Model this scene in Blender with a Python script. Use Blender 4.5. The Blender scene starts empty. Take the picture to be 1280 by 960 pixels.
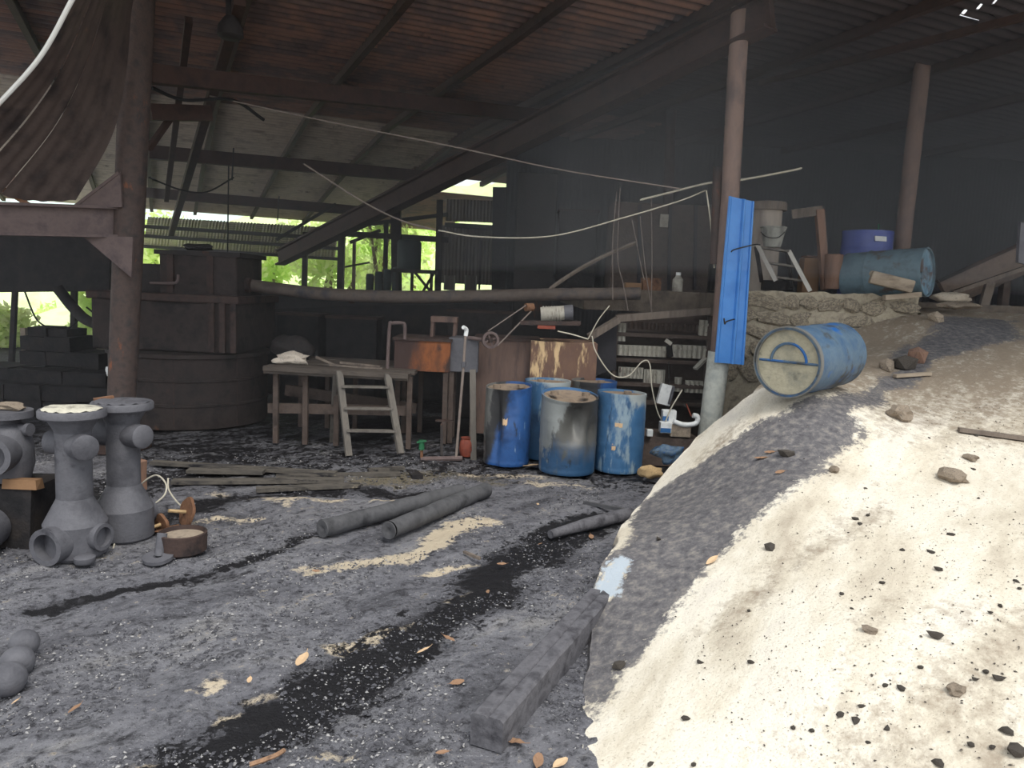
import bpy, math, random
import numpy as np
from mathutils import Vector, Matrix, Quaternion
random.seed(7)
S = bpy.context.scene
C = S.collection
R = math.radians
V = Vector

# ---------------------------------------------------------------- camera, sky, sun, exposure
EYE = V((0, 0, 2.0))
PITCH, ROLL, FPX = 7.125, 2.5, 960.0
cam_d = bpy.data.cameras.new('camera'); cam = bpy.data.objects.new('camera', cam_d); C.objects.link(cam)
cam_d.sensor_width = 36; cam_d.lens = 36 * FPX / 1280; cam_d.clip_start = 0.05; cam_d.clip_end = 500
CM = Matrix.Rotation(R(90 - PITCH), 4, 'X') @ Matrix.Rotation(R(ROLL), 4, 'Z')
cam.matrix_world = Matrix.Translation(EYE) @ CM
S.camera = cam
S.view_settings.view_transform = 'Standard'; S.view_settings.look = 'None'
S.view_settings.gamma = 1; S.view_settings.use_curve_mapping = False
S.view_settings.exposure = 0.6
S.cycles.use_denoising = True
S.cycles.max_bounces = 8; S.cycles.diffuse_bounces = 5

W = bpy.data.worlds.new('overcast_sky'); S.world = W; W.use_nodes = True
bg = W.node_tree.nodes['Background']
bg.inputs[0].default_value = (0.93, 0.97, 1.0, 1); bg.inputs[1].default_value = 1.0
sun_d = bpy.data.lights.new('hazy_sun', 'SUN'); sun_d.energy = 1.5; sun_d.angle = R(25); sun_d.color = (1, .95, .86)
sun = bpy.data.objects.new('hazy_sun', sun_d); C.objects.link(sun)
sun.rotation_euler = V((-0.35, 0.75, -1.25)).to_track_quat('-Z', 'Y').to_euler()
sun.location = (4, -4, 12)

# ---------------------------------------------------------------- helpers
RM = CM.to_3x3()
def ray(px, py):
    return RM @ V(((px - 640) / FPX, -(py - 480) / FPX, -1))
def P(px, py, Y):                      # point on the sight line at world depth Y
    d = ray(px, py); return EYE + d * (Y / d.y)
def G(px, py, z=0.0):                  # point on the sight line at height z
    d = ray(px, py); return EYE + d * ((z - EYE.z) / d.z)
def ppm(Y): return Y / FPX             # metres per pixel at depth Y

def lin(c):
    return tuple(((v / 255) / 12.92 if v / 255 <= .04045 else ((v / 255 + .055) / 1.055) ** 2.4) for v in c) + (1,)

def _n(nt, t, **kw):
    n = nt.nodes.new(t)
    for k, v in kw.items(): setattr(n, k, v)
    return n
def ramp(nt, fac, stops):
    r = _n(nt, 'ShaderNodeValToRGB'); e = r.color_ramp.elements
    e[0].position, e[0].color = stops[0]; e[1].position, e[1].color = stops[-1]
    for p, c in stops[1:-1]:
        x = e.new(p); x.color = c
    nt.links.new(fac, r.inputs[0]); return r.outputs[0]
def noise(nt, vec, scale, detail=5, rough=.6, w=None):
    n = _n(nt, 'ShaderNodeTexNoise', noise_dimensions='4D')
    n.inputs['Scale'].default_value = scale; n.inputs['Detail'].default_value = detail; n.inputs['Roughness'].default_value = rough
    nt.links.new(vec, n.inputs['Vector'])
    if w is not None: nt.links.new(w, n.inputs['W'])
    return n.outputs['Fac']
def mixc(nt, fac, a, b):
    m = _n(nt, 'ShaderNodeMix', data_type='RGBA')
    if isinstance(fac, float): m.inputs[0].default_value = fac
    else: nt.links.new(fac, m.inputs[0])
    for s, i in ((a, 6), (b, 7)):
        if isinstance(s, tuple): m.inputs[i].default_value = s
        else: nt.links.new(s, m.inputs[i])
    return m.outputs[2]

def pm(name, cols, scale=4, rough=.85, metal=0.0, bump=.25, bscale=25, stretch=(1, 1, 1), lo=.32, hi=.68, stains=(), spec=.3, trans=0, grads=(), stripes=None):
    """procedural material: noise ramp of cols (sRGB 0-255) + stains [(col, scale, threshold, stretch)]"""
    m = bpy.data.materials.new(name); m.use_nodes = True; nt = m.node_tree
    b = nt.nodes['Principled BSDF']
    tc = _n(nt, 'ShaderNodeTexCoord'); oi = _n(nt, 'ShaderNodeObjectInfo')
    w = _n(nt, 'ShaderNodeMath', operation='MULTIPLY'); nt.links.new(oi.outputs['Random'], w.inputs[0]); w.inputs[1].default_value = 37.0
    mp = _n(nt, 'ShaderNodeMapping'); mp.inputs['Scale'].default_value = stretch
    nt.links.new(tc.outputs['Object'], mp.inputs[0])
    f = noise(nt, mp.outputs[0], scale, 6, .62, w.outputs[0])
    n = len(cols)
    col = ramp(nt, f, [(lo + (hi - lo) * i / max(1, n - 1), lin(c)) for i, c in enumerate(cols)] if n > 1 else [(0, lin(cols[0])), (1, lin(cols[0]))])
    for sc, ss, th, st in stains:
        mp2 = _n(nt, 'ShaderNodeMapping'); mp2.inputs['Scale'].default_value = st; mp2.inputs['Location'].default_value = (ss * .37, 1.7, th * 9)
        nt.links.new(tc.outputs['Object'], mp2.inputs[0])
        g = noise(nt, mp2.outputs[0], ss, 7, .65, w.outputs[0])
        k = ramp(nt, g, [(th, (0, 0, 0, 1)), (min(1, th + .07), (1, 1, 1, 1))])
        col = mixc(nt, k, col, lin(sc))
    if stripes:                                   # shading of the corrugation painted as a dark line per valley
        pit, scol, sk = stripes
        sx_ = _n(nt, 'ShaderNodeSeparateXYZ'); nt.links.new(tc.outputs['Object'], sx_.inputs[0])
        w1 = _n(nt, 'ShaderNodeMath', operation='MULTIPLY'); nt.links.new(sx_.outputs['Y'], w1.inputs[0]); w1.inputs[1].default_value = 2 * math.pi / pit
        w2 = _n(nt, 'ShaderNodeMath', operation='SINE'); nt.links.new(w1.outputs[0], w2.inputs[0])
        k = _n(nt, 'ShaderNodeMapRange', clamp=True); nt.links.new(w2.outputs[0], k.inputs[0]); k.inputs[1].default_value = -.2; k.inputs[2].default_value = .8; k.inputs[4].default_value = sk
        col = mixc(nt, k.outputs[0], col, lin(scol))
    for axis, g0, g1, gc, amp, gs in grads:      # paint or tar that covers one side of a thing, with a ragged border
        dp = _n(nt, 'ShaderNodeVectorMath', operation='DOT_PRODUCT'); dp.inputs[1].default_value = axis; nt.links.new(tc.outputs['Object'], dp.inputs[0])
        mp3 = _n(nt, 'ShaderNodeMapping'); mp3.inputs['Scale'].default_value = (1, 1, .45); nt.links.new(tc.outputs['Object'], mp3.inputs[0])
        gn = noise(nt, mp3.outputs[0], gs, 8, .7, w.outputs[0])
        ma = _n(nt, 'ShaderNodeMath', operation='MULTIPLY_ADD'); nt.links.new(gn, ma.inputs[0]); ma.inputs[1].default_value = amp; nt.links.new(dp.outputs['Value'], ma.inputs[2])
        k = _n(nt, 'ShaderNodeMapRange', clamp=True); nt.links.new(ma.outputs[0], k.inputs[0]); k.inputs[1].default_value = g0 + amp / 2; k.inputs[2].default_value = g1 + amp / 2
        col = mixc(nt, k.outputs[0], col, lin(gc))
    nt.links.new(col, b.inputs['Base Color'])
    b.inputs['Roughness'].default_value = rough; b.inputs['Metallic'].default_value = metal
    b.inputs['Specular IOR Level'].default_value = spec
    if trans: b.inputs['Transmission Weight'].default_value = trans
    if bump:
        h = noise(nt, mp.outputs[0], bscale, 5, .6, w.outputs[0])
        bp = _n(nt, 'ShaderNodeBump'); bp.inputs['Strength'].default_value = bump; bp.inputs['Distance'].default_value = .02
        nt.links.new(h, bp.inputs['Height']); nt.links.new(bp.outputs[0], b.inputs['Normal'])
    return m

# numpy value noise
def vnoise(x, y, seed=0):
    xi = np.floor(x).astype(np.int64); yi = np.floor(y).astype(np.int64)
    fx = x - xi; fy = y - yi; fx = fx * fx * (3 - 2 * fx); fy = fy * fy * (3 - 2 * fy)
    def h(a, b):
        n = (a * 374761393 + b * 668265263 + seed * 1442695) & 0x7fffffff
        n = ((n ^ (n >> 13)) * 1274126177) & 0x7fffffff
        return ((n ^ (n >> 16)) & 0xffff) / 65535.0
    return (h(xi, yi) * (1 - fx) + h(xi + 1, yi) * fx) * (1 - fy) + (h(xi, yi + 1) * (1 - fx) + h(xi + 1, yi + 1) * fx) * fy
def fbm(x, y, o=4, seed=0):
    s = 0; a = 1; t = 0
    for i in range(o):
        s = s + a * vnoise(x * 2 ** i, y * 2 ** i, seed + i * 17); t += a; a *= .5
    return s / t
def sstep(a, b, x):
    t = np.clip((x - a) / (b - a), 0, 1); return t * t * (3 - 2 * t)
def dist_poly(x, y, pts):
    d = np.full_like(x, 1e9)
    for a, b in zip(pts[:-1], pts[1:]):
        ax, ay, bx, by = a[0], a[1], b[0], b[1]; L = (bx - ax) ** 2 + (by - ay) ** 2 + 1e-12
        t = np.clip(((x - ax) * (bx - ax) + (y - ay) * (by - ay)) / L, 0, 1)
        d = np.minimum(d, np.hypot(x - ax - t * (bx - ax), y - ay - t * (by - ay)))
    return d
def inside(x, y, pts):
    c = np.zeros_like(x, dtype=bool)
    n = len(pts)
    for i in range(n):
        x0, y0 = pts[i][0], pts[i][1]; x1, y1 = pts[(i + 1) % n][0], pts[(i + 1) % n][1]
        k = ((y0 > y) != (y1 > y)) & (x < (x1 - x0) * (y - y0) / ((y1 - y0) if y1 != y0 else 1e-9) + x0)
        c ^= k
    return c

def spline(pts, n=8):
    pts = [V(p) for p in pts]
    if len(pts) < 3: return pts
    q = [pts[0] * 2 - pts[1]] + pts + [pts[-1] * 2 - pts[-2]]
    out = []
    for i in range(1, len(q) - 2):
        for k in range(n):
            t = k / n; a, b, c, d = q[i - 1], q[i], q[i + 1], q[i + 2]
            out.append(.5 * ((2 * b) + (c - a) * t + (2 * a - 5 * b + 4 * c - d) * t * t + (3 * b - a - 3 * c + d) * t ** 3))
    out.append(pts[-1]); return out
def frame(z, up=None):
    z = V(z).normalized(); up = V(up) if up is not None else (V((0, 0, 1)) if abs(z.z) < .95 else V((0, 1, 0)))
    x = up.cross(z).normalized(); y = z.cross(x)
    return Matrix((x, y, z)).transposed()

class MB:
    def __init__(s): s.v = []; s.f = []; s.sm = []
    def add(s, vs, fs, smooth=False):
        o = len(s.v); s.v += [V(p) for p in vs]; s.f += [tuple(i + o for i in f) for f in fs]; s.sm += [smooth] * len(fs); return s
    def box(s, c, size, rot=None, jitter=0):
        c = V(c); hx, hy, hz = (t / 2 for t in size); vs = []
        for a in (-1, 1):
            for b in (-1, 1):
                for d in (-1, 1):
                    p = V((a * hx, b * hy, d * hz))
                    if jitter: p += V((random.uniform(-1, 1), random.uniform(-1, 1), random.uniform(-1, 1))) * jitter
                    vs.append(c + (rot @ p if rot else p))
        return s.add(vs, [(0, 1, 3, 2), (4, 6, 7, 5), (0, 4, 5, 1), (2, 3, 7, 6), (0, 2, 6, 4), (1, 5, 7, 3)])
    def beam(s, a, b, w, h, up=None):
        a, b = V(a), V(b); F = frame(b - a, up); return s.box((a + b) / 2, (w, h, (b - a).length), F)
    def quad(s, a, b, c, d): return s.add([a, b, c, d], [(0, 1, 2, 3)])
    def slab(s, pts, off):            # polygon extruded by vector off
        n = len(pts); off = V(off)
        return s.add([V(p) for p in pts] + [V(p) + off for p in pts],
                     [tuple(range(n))[::-1], tuple(range(n, 2 * n))] + [(i, (i + 1) % n, n + (i + 1) % n, n + i) for i in range(n)])
    def tube(s, pts, r, seg=8, caps=True):
        pts = [V(p) for p in pts]; n = len(pts); rs = r if isinstance(r, (list, tuple)) else [r] * n
        vs = []; F = None
        for i, p in enumerate(pts):
            t = (pts[min(i + 1, n - 1)] - pts[max(i - 1, 0)]).normalized()
            if F is None: F = frame(t)
            else: F = frame(t, F.col[1])
            for k in range(seg):
                a = 2 * math.pi * k / seg
                vs.append(p + F.col[0] * (math.cos(a) * rs[i]) + F.col[1] * (math.sin(a) * rs[i]))
        fs = [(i * seg + k, i * seg + (k + 1) % seg, (i + 1) * seg + (k + 1) % seg, (i + 1) * seg + k) for i in range(n - 1) for k in range(seg)]
        s.add(vs, fs, True)
        if caps: s.add(vs[:seg], [tuple(range(seg))[::-1]]); s.add(vs[-seg:], [tuple(range(seg))])
        return s
    def lathe(s, prof, M=None, seg=32, fn=None, closed=False):   # prof: [(r, z)], local z axis, matrix M to world
        M = M or Matrix.Identity(4); vs = []
        for r, z in prof:
            for k in range(seg):
                a = 2 * math.pi * k / seg
                p = V((r * math.cos(a), r * math.sin(a), z))
                if fn: p = fn(p, a)
                vs.append(M @ p)
        n = len(prof); rng = n if closed else n - 1
        fs = [(i * seg + k, i * seg + (k + 1) % seg, ((i + 1) % n) * seg + (k + 1) % seg, ((i + 1) % n) * seg + k) for i in range(rng) for k in range(seg)]
        return s.add(vs, fs, True)
    def build(s, name, mat, parent=None, base=None, bevel=0, auto=40):
        o0 = parent.matrix_world.translation if parent else V((0, 0, 0))
        if parent: o0 = V(parent['_w'])
        elif base is not None: o0 = V(base)
        me = bpy.data.meshes.new(name); me.from_pydata([p - o0 for p in s.v], [], s.f)
        me.polygons.foreach_set('use_smooth', s.sm)
        me.materials.append(mat)
        o = bpy.data.objects.new(name, me); C.objects.link(o)
        if parent: o.parent = parent
        else: o.location = o0
        o['_w'] = tuple(o0)
        if any(s.sm):
            me.set_sharp_from_angle(angle=R(auto))
        if bevel:
            md = o.modifiers.new('bevel', 'BEVEL'); md.width = bevel; md.segments = 2; md.limit_method = 'ANGLE'
        return o

def tag(o, label=None, cat=None, group=None, kind=None):
    if label: o['label'] = label
    if cat: o['category'] = cat
    if group: o['group'] = group
    if kind: o['kind'] = kind
    return o
def thing(name, label, cat, loc, group=None, kind=None):
    o = bpy.data.objects.new(name, None); C.objects.link(o); o.location = loc; o['_w'] = tuple(V(loc))
    o.empty_display_size = .1
    return tag(o, label, cat, group, kind)
def TR(loc, rot=None): return Matrix.Translation(V(loc)) @ ((rot.to_4x4()) if rot else Matrix.Identity(4))
def put(mesh, name, loc, rot=None, scale=1, parent=None):     # an object sharing mesh data
    o = bpy.data.objects.new(name, mesh); C.objects.link(o)
    M = TR(loc, rot) @ Matrix.Diagonal((*((scale,) * 3 if not isinstance(scale, (tuple, list)) else scale), 1))
    if parent: M = Matrix.Translation(-V(parent['_w'])) @ M; o.parent = parent
    o.matrix_basis = M
    return o

# ---------------------------------------------------------------- materials
M = {}
M['soot'] = pm('soot_black_steel', [(30, 29, 31), (52, 48, 48), (40, 36, 36)], 5, .8, stains=[((92, 58, 40), 3, .62, (1, 1, .5))])
M['soot2'] = pm('sooty_machine', [(24, 24, 27), (40, 38, 40), (52, 47, 45)], 6, .85, bump=.5)
M['rustdark'] = pm('dark_rust_steel', [(44, 38, 38), (70, 56, 52), (52, 44, 44)], 6, .8, bump=.4, stains=[((120, 66, 40), 4, .63, (1, 1, .35)), ((34, 31, 33), 2, .55, (1, 1, .6))])
M['col'] = pm('column_rusty_pipe', [(62, 54, 53), (82, 69, 65), (58, 54, 55)], 7, .75, bump=.4, bscale=40, stains=[((136, 84, 58), 5, .62, (1, 1, .4)), ((128, 122, 120), 22, .72, (1, 1, .6))])
M['colpink'] = pm('column_primer_red', [(112, 96, 92), (128, 108, 100), (98, 86, 84)], 5, .8, bump=.2, stretch=(1, 1, .4), stains=[((84, 74, 74), 3, .56, (1, 1, .4))])
M['white_paint'] = pm('white_painted_post', [(168, 172, 168), (196, 198, 190), (150, 152, 148)], 6, .7, bump=.3, stains=[((110, 102, 92), 9, .68, (1, 1, .5))])
M['beam'] = pm('roof_beam_brown', [(50, 38, 35), (66, 50, 45), (40, 33, 33)], 4, .85, bump=.2, stains=[((98, 66, 48), 4, .66, (1, 1, 1))])
M['ibeam'] = pm('i_beam_steel', [(88, 76, 76), (104, 90, 88), (78, 68, 70)], 5, .75, bump=.2, stains=[((118, 88, 78), 3, .64, (1, 1, 1))])
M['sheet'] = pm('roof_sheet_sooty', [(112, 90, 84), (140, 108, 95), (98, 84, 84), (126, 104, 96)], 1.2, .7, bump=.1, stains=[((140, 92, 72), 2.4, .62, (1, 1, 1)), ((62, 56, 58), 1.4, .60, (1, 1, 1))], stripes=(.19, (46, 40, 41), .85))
M['sheetdark'] = pm('roof_sheet_shaded', [(56, 51, 54), (70, 62, 64), (48, 45, 50)], 1.2, .7, bump=.1, stripes=(.19, (30, 28, 31), .8))
M['sheetlight'] = pm('roof_sheet_daylit', [(164, 150, 138), (190, 176, 162), (134, 118, 108)], 2, .55, bump=.1, stains=[((96, 78, 66), 2.2, .62, (1, 1, 1))], stripes=(.19, (84, 72, 66), .8))
M['tin'] = pm('old_wall_sheet', [(96, 90, 84), (124, 116, 106), (78, 72, 70)], 3, .75, bump=.2, stretch=(1, 1, .3))
M['awning'] = pm('bent_brown_sheet', [(72, 63, 62), (92, 80, 76), (56, 50, 51)], 3, .6, bump=.15, stains=[((122, 96, 82), 3, .66, (1, 1, 1))])
M['paleedge'] = pm('lit_edge_white', [(250, 250, 247), (240, 240, 236)], 8, .35, bump=0)  # white for the light caught on the awning edge
M['backwall'] = pm('smoky_back_wall', [(44, 44, 49), (56, 55, 60), (36, 36, 41)], 1.5, .9, bump=.3)
M['stone'] = pm('wall_stone', [(138, 128, 114), (172, 160, 140), (112, 104, 94), (160, 146, 124)], 6, .95, bump=.7, stains=[((70, 64, 60), 7, .6, (1, 1, 1)), ((156, 116, 80), 4, .68, (1, 1, 1))])
M['mortar'] = pm('wall_mortar', [(142, 132, 117), (172, 162, 143), (114, 106, 96)], 8, .95, bump=.8, bscale=40)
M['concrete2'] = pm('upper_floor_concrete', [(84, 76, 70), (110, 100, 90), (70, 64, 60)], 3, .95, bump=.5)
M['iron'] = pm('grey_cast_iron', [(84, 84, 90), (98, 98, 104), (76, 76, 82)], 5, .65, metal=.15, bump=.25, bscale=60, stains=[((112, 108, 106), 6, .7, (1, 1, 1)), ((66, 66, 72), 3, .62, (1, 1, 1))])
M['irondust'] = pm('dusty_flange_top', [(168, 164, 152), (206, 202, 186), (140, 136, 128)], 9, .9, bump=.3)
M['dark'] = pm('bore_black', [(14, 14, 15), (24, 23, 24)], 6, .9, bump=.2)
M['rust'] = pm('orange_rust', [(100, 72, 56), (126, 92, 70), (78, 58, 50)], 8, .9, bump=.6)
M['tub'] = pm('rusty_orange_tub', [(112, 66, 44), (142, 86, 52), (78, 54, 46)], 3, .8, bump=.3, stretch=(1, 1, .4), stains=[((62, 48, 46), 2.2, .52, (.7, 1, .4))], grads=[((-1, 0, .3), .30, .46, (66, 51, 48), .5, 5)])
M['brownbox'] = pm('brown_stained_steel', [(86, 70, 66), (108, 88, 80), (70, 60, 60)], 4, .8, bump=.25, stretch=(1.5, 1.5, .3))
M['peel'] = pm('peeling_cream_paint', [(118, 92, 76), (106, 82, 72), (128, 100, 82)], 5, .85, bump=.3, stretch=(1, 1, .4), stains=[((206, 178, 138), 5, .54, (1.6, 1.6, .35)), ((90, 66, 58), 14, .66, (1, 1, .4))])
M['troughmat'] = pm('dusty_brown_trough', [(112, 98, 92), (134, 118, 108), (92, 82, 78)], 4, .9, bump=.3)
M['pipe'] = pm('grey_brown_pipe', [(76, 68, 64), (96, 86, 80), (60, 60, 66)], 4, .75, bump=.3, stains=[((58, 70, 84), 2, .6, (1, 1, 1))])
M['grimywood'] = pm('sooty_platform_wood', [(66, 60, 57), (92, 84, 78), (50, 46, 45)], 6, .9, bump=.5, stretch=(.3, 1, 1), bscale=40)
M['wood'] = pm('grey_old_wood', [(96, 87, 81), (122, 111, 102), (78, 70, 66)], 6, .9, bump=.5, stretch=(1, 1, .15), bscale=40)
M['woodpale'] = pm('pale_split_wood', [(140, 127, 112), (166, 152, 135), (114, 102, 90)], 7, .9, bump=.4, stretch=(.2, 1, 1))
M['woodred'] = pm('red_brown_wood', [(112, 88, 76), (138, 108, 92), (90, 72, 66)], 5, .9, bump=.4, stretch=(1, 1, .2))
M['charred'] = pm('charred_timber', [(74, 73, 78), (98, 97, 102), (58, 57, 62)], 9, .85, bump=.5, bscale=30, stretch=(1, 1, 1))
M['plank'] = pm('half_buried_plank', [(62, 60, 60), (96, 91, 85), (46, 45, 46)], 4, .95, bump=.7, stretch=(.4, 2, 1), stains=[((150, 140, 122), 5, .62, (.4, 2, 1)), ((40, 39, 42), 6, .55, (.6, 1.5, 1))])
M['rubber'] = pm('black_rubber_pipe', [(66, 66, 69), (86, 86, 89), (54, 54, 57)], 5, .75, bump=.5, bscale=14, stains=[((96, 94, 92), 5, .68, (1, 1, 1))])
M['bluedrum'] = pm('blue_plastic_drum', [(32, 68, 120), (42, 84, 142), (26, 54, 98)], 3.5, .42, bump=.12, spec=.5, stains=[((150, 176, 200), 5, .66, (2.4, 2.4, .4)), ((26, 30, 40), 6, .6, (2.2, 2.2, .5))], grads=[((-1, -.1, .25), .17, .23, (46, 46, 48), .35, 5), ((-1, .1, .1), .24, .27, (104, 104, 102), .3, 14)])
M['bluedrum2'] = pm('scuffed_blue_drum', [(50, 90, 130), (64, 106, 146), (42, 74, 110)], 3.5, .45, bump=.12, spec=.5, stains=[((134, 154, 168), 3.4, .54, (1.8, 1.8, .5)), ((34, 56, 82), 5, .6, (3.4, 3.4, .4)), ((128, 104, 82), 9, .70, (1, 1, 1))], grads=[((.6, -.2, .8), .72, .8, (160, 168, 170), .5, 6)])
M['tardrum'] = pm('tarred_blue_drum', [(38, 70, 102), (46, 82, 118), (32, 56, 82)], 3, .45, bump=.2, spec=.5, stains=[((76, 84, 88), 5, .56, (2, 2, .4)), ((34, 36, 38), 6, .62, (1.4, 1.4, .6))], grads=[((.1, 0, 1), .16, .42, (84, 84, 82), .55, 5), ((.5, 0, .6), .38, .5, (58, 57, 56), .5, 7), ((-.8, 0, .3), .26, .3, (126, 130, 130), .4, 12), ((0, 0, 1), .84, .87, (60, 104, 150), .05, 6)])
M['navydrum'] = pm('navy_blue_drum', [(62, 76, 148), (72, 88, 164), (54, 66, 128)], 3, .4, bump=.05, spec=.5)
M['steeldrum'] = pm('dull_teal_steel_drum', [(84, 104, 116), (106, 128, 140), (74, 86, 92)], 4, .6, bump=.2, stains=[((90, 78, 70), 2.6, .56, (1, 1, 1)), ((150, 160, 164), 6, .68, (1, 1, 1))])
M['drumend'] = pm('rusted_blue_drum_end', [(92, 124, 146), (128, 160, 180), (84, 80, 80)], 3, .6, bump=.2, stains=[((92, 76, 70), 2.8, .5, (1, 1, 1)), ((172, 190, 200), 5, .66, (1, 1, 1))])
M['dirtylid'] = pm('dirty_drum_lid', [(116, 102, 90), (140, 124, 108), (92, 84, 80)], 5, .9, bump=.5, stains=[((176, 182, 184), 4, .66, (1, 1, 1))])
M['mudlid'] = pm('mud_caked_drum_end', [(142, 138, 120), (164, 158, 138), (120, 120, 110)], 5, .9, bump=.6, stains=[((96, 120, 142), 3, .64, (1, 1, 1)), ((108, 106, 96), 4, .6, (1, 1, 1))])
M['mudblue'] = pm('mud_grey_blue_drum', [(54, 82, 114), (84, 104, 122), (40, 72, 112)], 3.4, .45, bump=.2, stains=[((34, 88, 150), 2.6, .56, (1, 1, 1)), ((64, 66, 66), 3.2, .54, (1, 1, 1)), ((132, 130, 122), 5, .66, (1, 1, 1))])
M['bluesheet'] = pm('blue_coated_sheet', [(54, 118, 192), (70, 134, 206), (60, 124, 198)], 3, .45, bump=.05, spec=.5, stains=[((104, 150, 206), 20, .7, (1, 1, 1))])
M['white'] = pm('white_plastic', [(214, 218, 220), (232, 234, 234), (180, 184, 184)], 6, .5, bump=.1, stains=[((150, 142, 132), 8, .7, (1, 1, 1))])
M['offwhite'] = pm('grimy_white', [(150, 146, 138), (176, 172, 162), (126, 120, 112)], 7, .8, bump=.3, stains=[((92, 84, 76), 8, .62, (1, 1, .5))])
M['palebarrel'] = pm('pale_grimy_barrel', [(150, 140, 132), (170, 160, 150), (128, 118, 112)], 4, .85, bump=.3, stretch=(1, 1, .3))
M['bucket'] = pm('cement_splashed_bucket', [(124, 124, 120), (152, 152, 146), (96, 96, 94)], 7, .85, bump=.4, stretch=(1, 1, .5), stains=[((170, 168, 160), 12, .64, (1, 1, .4))])
M['alu'] = pm('dull_aluminium', [(176, 172, 166), (200, 196, 190)], 8, .5, metal=.4, bump=.1)
M['ladderwood'] = pm('paint_spattered_wood', [(92, 88, 85), (112, 107, 101), (70, 66, 64)], 7, .9, bump=.4, stretch=(1, 1, .3), stains=[((166, 154, 130), 12, .7, (1, 1, .5))])
M['wire'] = pm('black_wire', [(24, 24, 26), (34, 34, 36)], 4, .6, bump=0)
M['wirepale'] = pm('pale_cable', [(178, 172, 156), (206, 200, 184)], 9, .6, bump=0)
M['wiregrey'] = pm('grey_cable', [(112, 102, 98), (134, 122, 114)], 9, .7, bump=0)
M['green'] = pm('green_valve', [(36, 92, 62), (48, 108, 74)], 6, .5, bump=.1)
M['redpot'] = pm('red_brown_pot', [(120, 60, 48), (140, 72, 56), (96, 52, 46)], 6, .7, bump=.2)
M['leafdry'] = pm('dry_leaf', [(130, 100, 79), (154, 122, 97), (104, 82, 69)], 30, .85, bump=.3, bscale=80)
M['leafpale'] = pm('pale_dry_leaf', [(196, 164, 130), (214, 186, 152)], 30, .85, bump=.3, bscale=80)
M['rock'] = pm('grey_brown_rock', [(126, 114, 102), (158, 144, 128), (100, 92, 84)], 9, .95, bump=.7)
M['rockdark'] = pm('dark_clod', [(66, 62, 60), (88, 82, 76), (52, 49, 48)], 12, .95, bump=.7)
M['rocktan'] = pm('tan_rock', [(168, 138, 100), (190, 164, 124), (140, 112, 84)], 10, .95, bump=.6)
M['foam'] = pm('white_foam_lump', [(206, 192, 178), (226, 214, 200), (170, 156, 146)], 10, .95, bump=.8)
M['sack'] = pm('pale_sack', [(168, 156, 140), (190, 178, 162), (140, 130, 118)], 6, .9, bump=.5)
def leafmat(name, cols):
    m = pm(name, cols, 1.1, .7, bump=0, lo=.4, hi=.6); nt = m.node_tree; b = nt.nodes['Principled BSDF']
    tl_ = _n(nt, 'ShaderNodeBsdfTranslucent'); mx = _n(nt, 'ShaderNodeMixShader'); mx.inputs[0].default_value = .45
    src = b.inputs['Base Color'].links[0].from_socket; nt.links.new(src, tl_.inputs[0])
    nt.links.new(b.outputs[0], mx.inputs[1]); nt.links.new(tl_.outputs[0], mx.inputs[2]); nt.links.new(mx.outputs[0], nt.nodes['Material Output'].inputs[0])
    return m
M['foliage'] = leafmat('sunlit_leaves', [(216, 238, 150), (234, 247, 178), (192, 222, 128)])
M['foliage2'] = leafmat('yellow_green_leaves', [(230, 244, 168), (242, 250, 196), (212, 234, 148)])
M['trunk'] = pm('tree_bark', [(116, 100, 84), (146, 128, 108)], 6, .95, bump=.6, stretch=(1, 1, .3))
M['hill'] = pm('green_hillside', [(206, 230, 158), (228, 242, 184), (190, 216, 144)], .9, .95, bump=.6, bscale=4)
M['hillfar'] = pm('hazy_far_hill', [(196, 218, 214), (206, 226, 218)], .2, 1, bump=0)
M['panelpale'] = pm('pale_ribbed_panel', [(160, 157, 148), (184, 180, 168), (128, 122, 114)], 6, .9, bump=.4, stretch=(1, 1, .6), stains=[((98, 82, 74), 8, .6, (1, 1, .6))])
M['rack'] = pm('rack_dark_brown', [(70, 60, 56), (88, 76, 70), (58, 50, 48)], 5, .9, bump=.4)
M['tarp'] = pm('ochre_carton', [(126, 97, 72), (142, 110, 82)], 5, .9, bump=.2)
M['bluebox'] = pm('blue_print', [(44, 96, 150), (56, 108, 164)], 5, .6, bump=0)
M['greendark'] = pm('dark_green_tank', [(34, 44, 44), (48, 60, 58)], 4, .6, bump=.1)
M['plantpot'] = pm('dark_leaf', [(54, 62, 48), (72, 80, 60)], 8, .8, bump=.2)
M['brick'] = pm('grimy_tank_plate', [(42, 38, 38), (60, 52, 50), (34, 31, 32)], 3.5, .85, bump=.35, stains=[((96, 68, 54), 3, .62, (1, 1, .5)), ((128, 84, 58), 7, .70, (1, 1, .7)), ((36, 33, 34), 2, .55, (1, 1, 1))])

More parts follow.
